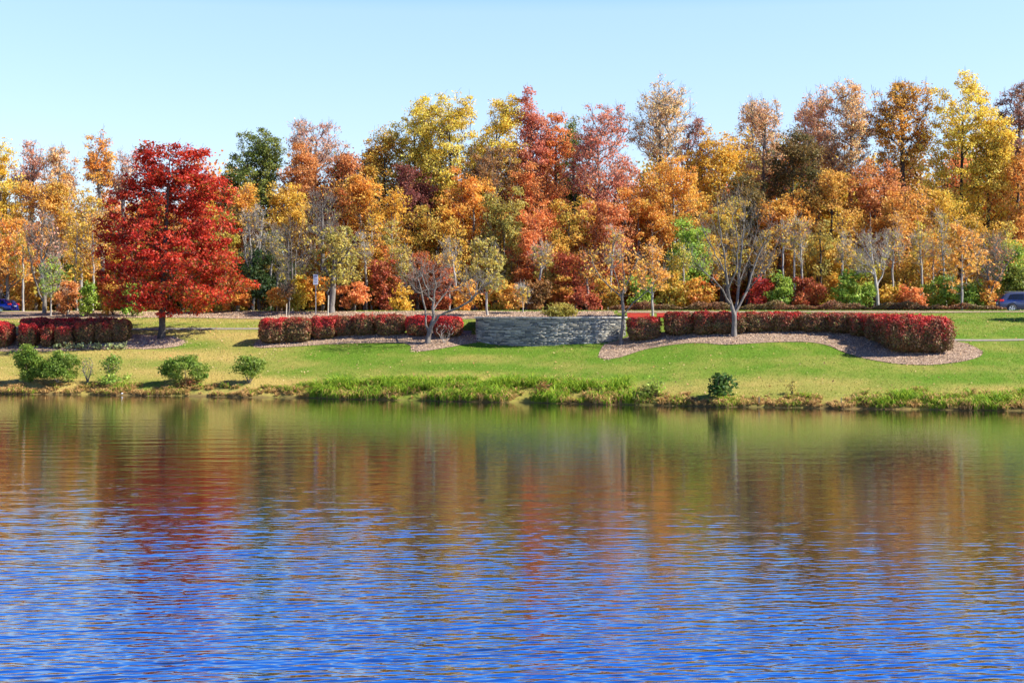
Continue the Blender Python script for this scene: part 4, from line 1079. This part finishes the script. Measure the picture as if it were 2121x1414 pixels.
def lawn():
    rng = np.random.default_rng(9)
    n = 230000
    x = rng.uniform(-44, 44, n); t = rng.uniform(.8, 28.6, n); y = shore_smooth(x)+t
    jx, jy = Noise(61, 1.1, 9, 2), Noise(62, .8, 9, 2); q2 = np.stack([x, y], -1)
    k = ~poly_mask(x+.16*jx(q2), y+.16*jy(q2), BEDS)
    k &= ~((x < 8.2) & (t > 22.4) & (t < 27.8)) & ~((x < -6.2) & (t > 15.95) & (t < 17.35)) & ~((x > 27) & (t > 13.65) & (t < 14.85)) & ~((x > -6.1) & (x < -2.8) & (t > 14.4) & (t < 16.3))
    x, y, t = x[k], y[k], t[k]
    d = np.clip(dryness(x, t)+.22*Noise(31, 1.6, 10, 2)(np.stack([x, y], -1))+rng.normal(0, .18, len(x)), 0, 1)[:, None]
    g1, g2 = np.array([.105, .215, .010]), np.array([.235, .355, .026])
    mixv = rng.uniform(0, 1, (len(x), 1))
    g = g1+(g2-g1)*mixv; dr = np.array([.46, .35, .11])*rng.uniform(.75, 1.2, (len(x), 1))
    col = (g+(dr-g)*d)*rng.uniform(.7, 1.3, (len(x), 1))
    h = rng.uniform(.05, .11, len(x))
    blades('lawn_grass', 'short mown lawn grass sloping down to the lake', x, y, ground_z(x, y), h, rng.uniform(.03, .055, len(x)), .5, col, 12)
lawn()
def bank_grass():
    rng = np.random.default_rng(19)
    nc = 5200
    cx = rng.uniform(-42, 40, nc); px = CX+cx*F/shore_smooth(cx)
    big = smooth01(590, 650, px)*(1-smooth01(1310, 1370, px)); rt = smooth01(1740, 1850, px)
    ct = -.05+rng.uniform(0, 1, nc)**1.15*(1.3+1.9*smooth01(600, 900, px)*(1-smooth01(1250, 1350, px))+.7*rt)
    patch = Noise(41, 3.2, 10, 2)(np.stack([cx, ct*1.5], -1))
    k = rng.uniform(0, 1, nc) < np.clip(.36+.34*big+.24*rt+.65*patch, .05, 1)
    cx, ct, big, rt, patch = cx[k], ct[k], big[k], rt[k], patch[k]; nc = len(cx)
    ch = (.25+.27*big+.16*rt)*rng.uniform(.5, 1.25, nc)*np.clip(1+.30*patch, .5, 1.5)
    cg = np.clip(.12+.72*big+.50*rt+.42*patch-.30*(1-smooth01(.1, .9, ct))+rng.normal(0, .22, nc), 0, 1)
    per = rng.integers(14, 34, nc); ci = np.repeat(np.arange(nc), per); n = len(ci)
    a = rng.uniform(0, 2*math.pi, n); rr = ch[ci]*.25*np.sqrt(rng.uniform(0, 1, n))
    x = cx[ci]+np.cos(a)*rr; y = shore(x)+np.maximum(ct[ci]+np.sin(a)*rr, -.08); z = ground_z(x, y)-.03
    h = ch[ci]*rng.uniform(.6, 1.15, n); w = rng.uniform(.03, .055, n); lean = rng.uniform(.2, 1.35, n)*h
    a2 = a+rng.normal(0, .5, n); lx, ly = np.cos(a2)*lean, np.sin(a2)*lean
    sd_ = a+rng.uniform(.8, 2.3, n); side = np.stack([np.cos(sd_)*w/2, np.sin(sd_)*w/2, np.zeros(n)], -1)
    B = np.stack([x, y, z], -1)
    m1 = B+np.stack([lx*.25, ly*.25, h*.62], -1); m2 = B+np.stack([lx*.72, ly*.72, h*.92], -1); tp = B+np.stack([lx*1.25, ly*1.25, h*(.95-.38*lean/h)], -1)
    V = np.stack([B-side, B+side, m1+side, m1-side, m2+side*.75, m2-side*.75, tp+side*.1, tp-side*.1], 1).reshape(-1, 3)
    i = np.arange(n)[:, None]*8
    Fc = np.stack([i+np.array([[0, 1, 2, 3]]), i+np.array([[3, 2, 4, 5]]), i+np.array([[5, 4, 6, 7]])], 1).reshape(-1, 4)
    ga = np.array([.10, .24, .012]); gb = np.array([.36, .46, .035]); mm = rng.uniform(0, 1, (n, 1))
    g = ga+(gb-ga)*mm
    st = np.array([.60, .38, .14])*rng.uniform(.55, 1.25, (n, 1)); st2 = np.array([.50, .30, .10])*rng.uniform(.6, 1.2, (n, 1))
    st = np.where(rng.uniform(0, 1, (n, 1)) < .4, st2, st)
    f = (rng.uniform(0, 1, n) < cg[ci])[:, None]
    col = np.where(f, g, st)
    tag(new_obj('bank_grass', mesh_np('bank_grass', V, Fc, M_GRASS, False, np.repeat(col, 3, 0))), 'tall arching green and straw coloured grass along the water edge', 'grass', kind='stuff')
bank_grass()
def chips():
    rng = np.random.default_rng(39); n = 120000
    x = rng.uniform(-40, 34, n); t = rng.uniform(7, 28, n); y = shore_smooth(x)+t
    k = poly_mask(x, y, BEDS[:3]) | ((x < 8.2) & (t > 22.7) & (t < 27.4))
    k &= ~poly_mask(x, y, BEDS[3:])
    x, y = x[k], y[k]
    Q = np.stack([x, y, ground_z(x, y)+.045], -1)
    c0 = np.array([[.22, .145, .10], [.34, .235, .165], [.44, .32, .23], [.54, .41, .30]])[rng.choice(4, len(x), p=[.16, .32, .32, .20])]*rng.uniform(.8, 1.3, (len(x), 1))*np.array([1.12, 1.06, .98])
    V, Fq, c = leaf_quads(rng, Q, rng.normal(size=Q.shape)*.6+np.array([0, -.1, 1]), .13, .055, c0)
    tag(new_obj('mulch_chips', mesh_np('mulch_chips', V, Fq, M_MCHIP, False, c)), 'loose brown bark chips covering the mulch beds', 'mulch', kind='stuff')
M_MCHIP = leaf_mat('bark_chip', .02, .9)
chips()
def fallen():
    rng = np.random.default_rng(29); n = 5000
    x = rng.uniform(-42, 42, n); t = rng.uniform(1, 28, n); y = shore_smooth(x)+t
    k = rng.uniform(0, 1, n) < .35+.65*smooth01(-5, -20, x)
    x, y, t = x[k], y[k], t[k]
    Q = np.stack([x, y, ground_z(x, y)+.09], -1)
    V, Fq, c = leaf_quads(rng, Q, rng.normal(size=Q.shape)*.45+np.array([0, -.2, 1]), .13, .09, pal_cols(rng, [(.62, .42, .2), (.6, .3, .1), (.7, .55, .3), (.4, .15, .08)], None, Q, 3))
    tag(new_obj('fallen_leaves', mesh_np('fallen_leaves', V, Fq, M_LEAF, False, c)), 'fallen tan and orange leaves scattered over the lawn', 'leaves', kind='stuff')
fallen()

# ------------------------------------------------------------------ benches, sign, stakes
def bench(px0, px1, y, label):
    x0, x1 = at(px0, y), at(px1, y); w = x1-x0; xc = (x0+x1)/2; z = gz(xc, y)
    root = empty('park_bench', (xc, y, z)); tag(root, label, 'bench', 'red benches by the wall')
    ztop = zat(648.3, y)-z
    bm = bmesh.new()
    for k in range(3): add_box(bm, (0, .18+.035*k, ztop-.30+.125*k), (w, .035, .112), .006)
    bm_obj('backrest', bm, M_RED, root)
    bm = bmesh.new()
    for k in range(4): add_box(bm, (0, -.30+.125*k, .44), (w, .11, .035), .006)
    bm_obj('seat', bm, M_RED, root)
    for sx in (-1, 1):
        bm = bmesh.new()
        add_box(bm, (sx*(w/2-.18), -.24, .21), (.06, .06, .42)); add_box(bm, (sx*(w/2-.18), .27, (ztop-.02)/2), (.06, .05, ztop-.04)); add_box(bm, (sx*(w/2-.18), .0, .395), (.05, .48, .05))
        bm_obj('leg', bm, M_TRIM, root)
bench(1299.5, 1347, 105.2, 'red slatted park bench left of the pair, nearest the stone wall')
bench(1361, 1411, 105.4, 'red slatted park bench right of the pair, partly behind a bush')

y = 119.; x = at(654, y); z = gz(x, y)
root = empty('road_sign', (x, y, z)); tag(root, 'tall white rectangular road sign on a thin steel pole', 'sign')
bm = bmesh.new(); h = zat(568, y)-z
bmesh.ops.create_cone(bm, segments=10, radius1=.038, radius2=.038, depth=h, cap_ends=True)
for v in bm.verts: v.co.z += h/2
bm_obj('pole', bm, M_STEEL, root)
bm = bmesh.new(); add_box(bm, (0, -.05, h-.44), (.40, .012, .86), .004); pn = bm_obj('sign_panel', bm, M_SIGN, root)
bm = bmesh.new()
for zz, ww, hh in ((h-.17, .24, .12), (h-.36, .30, .05), (h-.47, .26, .05), (h-.60, .30, .05), (h-.71, .20, .05)): add_box(bm, (0, -.0595, zz), (ww, .004, hh))
bm_obj('sign_marks', bm, M_SIGNINK, pn)

def stake(px, top, bot, y, w, label, mat=None):
    x = at(px, y); z = gz(x, y)
    bm = bmesh.new(); h = zat(top, y)-z
    vs = add_box(bm, (0, 0, h/2-.05), (w, w, h+.1), .012)
    for v in bm.verts:
        if v.co.z > h-.03: v.co.x *= .8; v.co.y *= .8
        v.co.x += .03*v.co.z
    o = bm_obj('wooden_stake', bm, mat or M_STAKE); o.location = (x, y, z); tag(o, label, 'stake')
stake(593, 629, 643, 118, .08, 'short pale stake beside the small brownish sapling')
stake(679, 612, 650, 114, .09, 'tall pale stake beside the stout grey trunk')
def post(px, top, bot, w, label):
    x, y, z = hit(px, bot)
    stake(px, top, bot, y, w, label, M_BARK)
post(1572, 822, 838, .07, 'short grey stick standing in the bank right of leafy shrub')
post(1742, 823, 840, .05, 'thin grey stick standing at the water edge at right')
# pale litter at the waterline
x, y, z = hit(254, 816)
bm = bmesh.new(); bmesh.ops.create_icosphere(bm, subdivisions=2, radius=.05)
for v in bm.verts: v.co = Vector((v.co.x*1.5+.03*math.sin(9*v.co.y), v.co.y*.8, v.co.z*.7))
o = bm_obj('litter', bm, M_WHITE, smooth=True); o.location = (x, y-.15, max(.05, z)+.05); tag(o, 'small white scrap lying at the waterline on the left', 'litter')

# ------------------------------------------------------------------ cars
def car(name, label, x, y, z, rz, paint, suv):
    """rear bumper at local x = 0, nose towards +x"""
    root = empty(name, (x, y, z), rz); tag(root, label, 'car')
    Lc, H, W = (4.57, 1.68, .92) if suv else (4.4, 1.50, .88)
    belt = .98 if suv else .92
    # stations: x, half width low/mid, belt z, roof z, roof half width, sill z
    if suv: st = [(0, .78, .80, .62, .95, .70, .40), (.06, .86, .88, .92, 1.02, .74, .30), (.22, .90, .92, 1.02, 1.30, .68, .26), (.55, .91, .92, 1.03, 1.60, .62, .25), (1.1, .91, .92, 1.02, 1.675, .63, .24), (2.1, .91, .92, 1.0, 1.68, .64, .24), (2.7, .91, .92, .99, 1.62, .64, .24), (3.45, .90, .92, .97, 1.06, .70, .25), (4.2, .88, .90, .86, .93, .66, .26), (4.5, .78, .82, .70, .78, .60, .30), (4.57, .70, .74, .52, .60, .55, .36)]
    else: st = [(0, .74, .76, .60, .90, .66, .40), (.06, .82, .84, .88, .96, .68, .28), (.25, .86, .88, .95, 1.12, .62, .22), (.65, .87, .88, .96, 1.40, .58, .20), (1.3, .87, .88, .95, 1.49, .58, .20), (2.0, .87, .88, .94, 1.49, .58, .20), (2.6, .87, .88, .93, 1.38, .58, .20), (3.2, .86, .88, .90, 1.0, .66, .21), (4.0, .84, .86, .78, .86, .60, .24), (4.33, .74, .78, .64, .72, .56, .28), (4.4, .66, .70, .50, .56, .5, .34)]
    bm = bmesh.new(); rings = []
    for (sx, wl, wm, zb, zr, wr, zs) in st:
        zr = max(zr, zb+.03); wr2 = min(wr, wm-.03)
        zm = min(zs+.30, zb-.02)
        pts = [(wl-.05, zs), (wm, zm), (wm-.015, zb), (wr2+.04, zr-.05), (wr2-.06, zr)]
        pts = pts+[(-a, b) for a, b in pts[::-1]]
        rings.append([bm.verts.new((sx, a, b)) for a, b in pts])
    for r0, r1 in zip(rings[:-1], rings[1:]):
        for k in range(9): bm.faces.new((r0[k], r0[k+1], r1[k+1], r1[k]))
        bm.faces.new((r0[9], r0[0], r1[0], r1[9]))
    bm.faces.new(rings[0]); bm.faces.new(rings[-1][::-1])
    bmesh.ops.recalc_face_normals(bm, faces=bm.faces)
    body = bm_obj('body', bm, paint, root, True)
    sd = body.modifiers.new('smooth', 'SUBSURF'); sd.levels = sd.render_levels = 1
    def side_interp(xx, hfrac):
        S = np.array(st); zb = np.interp(xx, S[:, 0], S[:, 3]); zr = np.interp(xx, S[:, 0], np.maximum(S[:, 4], S[:, 3]+.03)); wm = np.interp(xx, S[:, 0], S[:, 2])-.015; wr = np.interp(xx, S[:, 0], np.minimum(S[:, 5], S[:, 2]-.03))+.04
        return wm+(wr-wm)*hfrac, zb+(zr-.05-zb)*hfrac
    wins = [[(.62, .16), (.98, .10), (.98, .80), (.86, .82)], [(1.04, .10), (1.86, .08), (1.86, .86), (1.04, .84)], [(1.94, .08), (2.95, .08), (2.62, .70), (2.45, .86), (1.94, .86)]]
    for sy in (-1, 1):
        for wv in wins:
            bm = bmesh.new(); vs = []
            for (xx, hf) in wv:
                a, b = side_interp(xx, hf); vs.append(bm.verts.new((xx, sy*(a+.012), b)))
            f = bm.faces.new(vs)
            rr = bmesh.ops.extrude_face_region(bm, geom=[f])
            for v in [g for g in rr['geom'] if isinstance(g, bmesh.types.BMVert)]: v.co.y -= sy*.03
            bmesh.ops.recalc_face_normals(bm, faces=bm.faces)
            bm_obj('side_window', bm, M_GLASS, root)
        # tail lamp wrapping the rear corner
        bm = bmesh.new()
        add_box(bm, (.14, sy*(st[1][2]-.03), belt+.02), (.34, .13, .17), .03)
        bm_obj('tail_lamp', bm, M_TAIL, root)
        bm = bmesh.new(); add_box(bm, (1.12, sy*(W+.004), .86), (.20, .035, .035), .008); add_box(bm, (2.08, sy*(W+.004), .86), (.20, .035, .035), .008)
        bm_obj('door_handle', bm, M_STEEL, root)
        bm = bmesh.new(); add_box(bm, (2.85, sy*(W+.10), belt+.06), (.14, .2, .13), .03); bm_obj('wing_mirror', bm, paint, root)
        bm = bmesh.new(); add_box(bm, (Lc/2, sy*(W-.005), .36), (Lc-1.7, .05, .18), .02); bm_obj('sill_trim', bm, M_TRIM, root)
        for wx in (.92, Lc-.92):
            rw = .355 if suv else .32
            bm = bmesh.new()     # arch liner with flared lip
            bmesh.ops.create_cone(bm, segments=28, radius1=rw+.10, radius2=rw+.10, depth=.10, cap_ends=True)
            for v in bm.verts: v.co = Vector((v.co.x+wx, sy*(W-.035)+v.co.z, max(.2, v.co.y+rw)))
            bm_obj('wheel_arch', bm, M_TRIM, root)
            bm = bmesh.new()
            prof = [(rw*.62, -.10), (rw*.92, -.11), (rw, -.07), (rw, .07), (rw*.92, .11), (rw*.62, .10)]
            n = 28; vr = []
            for k in range(n):
                a = 2*math.pi*k/n; vr.append([bm.verts.new((wx+p*math.cos(a), sy*(W-.06)+q, rw+p*math.sin(a))) for p, q in prof])
            for k in range(n):
                for j in range(5): bm.faces.new((vr[k][j], vr[(k+1) % n][j], vr[(k+1) % n][j+1], vr[k][j+1]))
            bmesh.ops.recalc_face_normals(bm, faces=bm.faces)
            wh = bm_obj('wheel', bm, M_RUBBER, root, True)
            bm = bmesh.new()
            bmesh.ops.create_cone(bm, segments=28, radius1=rw*.64, radius2=rw*.64, depth=.02, cap_ends=False)
            bmesh.ops.create_cone(bm, segments=16, radius1=rw*.16, radius2=rw*.12, depth=.05, cap_ends=True)
            for k in range(10):
                a = 2*math.pi*(k//2)/5+(.16 if k % 2 else -.16)
                vv = add_box(bm, (0, 0, 0), (rw*.52, .045, .035))
                for v in vv: v.co = Vector((v.co.x+rw*.38, v.co.y, v.co.z)); c, s = math.cos(a), math.sin(a); v.co = Vector((v.co.x*c-v.co.y*s, v.co.x*s+v.co.y*c, v.co.z))
            ring = []
            for k in range(28):
                a = 2*math.pi*k/28; ring.append([bm.verts.new((p*math.cos(a), p*math.sin(a), q)) for p, q in ((rw*.66, .02), (rw*.57, .015))])
            for k in range(28): bm.faces.new((ring[k][0], ring[(k+1) % 28][0], ring[(k+1) % 28][1], ring[k][1]))
            for v in bm.verts: v.co = Vector((v.co.x+wx, sy*(W+.03)+v.co.z*sy, v.co.y+rw))
            bm_obj('rim', bm, M_RIM, wh)
    bm = bmesh.new(); vs = [bm.verts.new(p) for p in ((.115, -.62, belt+.10), (.115, .62, belt+.10), (.40, .56, st[3][4]-.12), (.40, -.56, st[3][4]-.12))]
    f = bm.faces.new(vs); rr = bmesh.ops.extrude_face_region(bm, geom=[f])
    for v in [g for g in rr['geom'] if isinstance(g, bmesh.types.BMVert)]: v.co += Vector((-.03, 0, .03))
    bmesh.ops.recalc_face_normals(bm, faces=bm.faces)
    bm_obj('rear_window', bm, M_GLASS, root)
    bm = bmesh.new(); add_box(bm, (.0, 0, .46), (.16, W*1.62, .20), .04); bm_obj('rear_bumper', bm, M_TRIM if suv else paint, root)
    bm = bmesh.new(); add_box(bm, (-.012, 0, .78), (.012, .5, .12)); bm_obj('number_plate', bm, M_WHITE, root)
    for sy in (-1, 1):
        bm = bmesh.new(); add_box(bm, (4.36 if suv else 4.2, sy*.62, .72), (.26, .26, .13), .03); bm_obj('headlight', bm, M_SIGN, root)
    if suv:
        for sy in (-1, 1):
            bm = bmesh.new(); add_box(bm, (1.6, sy*.58, 1.71), (1.9, .04, .035), .01); bm_obj('roof_rail', bm, M_STEEL, root)
y = 114.; x = at(2066, y)
car('parked_car', 'slate blue grey SUV with red tail lamp and alloy wheels by the wood', x, y, gz(x, y)+.045, math.atan(-.12), M_SUV, True)
y = 129.5; x = at(31, y)
car('parked_car', 'deep blue car half below the crest at the left edge', x, y, gz(x, y)+.045, math.pi+math.atan(-.10), M_CAR, False)

# ------------------------------------------------------------------ sky, sun, camera
SUN_EL, SUN_AZ = 41., 100.5        # azimuth clockwise from +Y : from the right, a little towards the camera
w = bpy.data.worlds.new('World'); bpy.context.scene.world = w; w.use_nodes = True
nt = w.node_tree; nt.nodes.clear()
out = nt.nodes.new('ShaderNodeOutputWorld'); bg = nt.nodes.new('ShaderNodeBackground'); bg.inputs['Strength'].default_value = .15
sky = nt.nodes.new('ShaderNodeTexSky'); sky.sky_type = 'NISHITA'; sky.sun_disc = False
sky.sun_elevation = R(SUN_EL); sky.sun_rotation = R(SUN_AZ); sky.altitude = 100; sky.air_density = 1.0; sky.dust_density = .6; sky.ozone_density = 1.6
tc = nt.nodes.new('ShaderNodeTexCoord'); sx = nt.nodes.new('ShaderNodeSeparateXYZ'); L(nt, tc.outputs['Generated'], sx.inputs[0])
cr = nt.nodes.new('ShaderNodeValToRGB'); L(nt, sx.outputs['Z'], cr.inputs[0])
el = cr.color_ramp.elements
el[0].position = 0; el[0].color = (.565, .54, .615, 1)
el[1].position = 1; el[1].color = (.06, .07, .10, 1)
for p_, c_ in ((.208, (.74, .74, .79)), (.25, (.26, .56, 1.02)), (.32, (.07, .46, 1.22)), (.42, (.03, .34, 1.20)), (.55, (.04, .22, .62)), (.70, (.07, .10, .15))):
    e = el.new(p_); e.color = (*c_, 1)
mu = nt.nodes.new('ShaderNodeMix'); mu.data_type = 'RGBA'; mu.blend_type = 'MULTIPLY'; mu.inputs[0].default_value = 1
L(nt, sky.outputs[0], mu.inputs[6]); L(nt, cr.outputs[0], mu.inputs[7])
L(nt, mu.outputs[2], bg.inputs[0]); L(nt, bg.outputs[0], out.inputs[0])
sd = bpy.data.lights.new('sun', 'SUN'); sd.energy = 5.0; sd.angle = R(.53); sd.color = (1, .95, .86)
so = bpy.data.objects.new('sun', sd); C.objects.link(so)
dv = Vector((math.cos(R(SUN_EL))*math.sin(R(SUN_AZ)), math.cos(R(SUN_EL))*math.cos(R(SUN_AZ)), math.sin(R(SUN_EL))))
so.rotation_euler = dv.to_track_quat('Z', 'Y').to_euler(); so.location = (60, 40, 60)

cd = bpy.data.cameras.new('camera'); cam = bpy.data.objects.new('camera', cd); C.objects.link(cam)
cam.location = (0, 0, EYE); cam.rotation_euler = (R(90), 0, 0)
cd.lens = 50; cd.sensor_width = 36; cd.shift_y = -(707-HZ)/2121.; cd.clip_start = .1; cd.clip_end = 5000
sc = bpy.context.scene; sc.camera = cam
sc.view_settings.view_transform = 'Standard'; sc.view_settings.look = 'None'; sc.view_settings.gamma = 1
sc.view_settings.exposure = 1.12
sc.cycles.max_bounces = 8; sc.cycles.transparent_max_bounces = 8
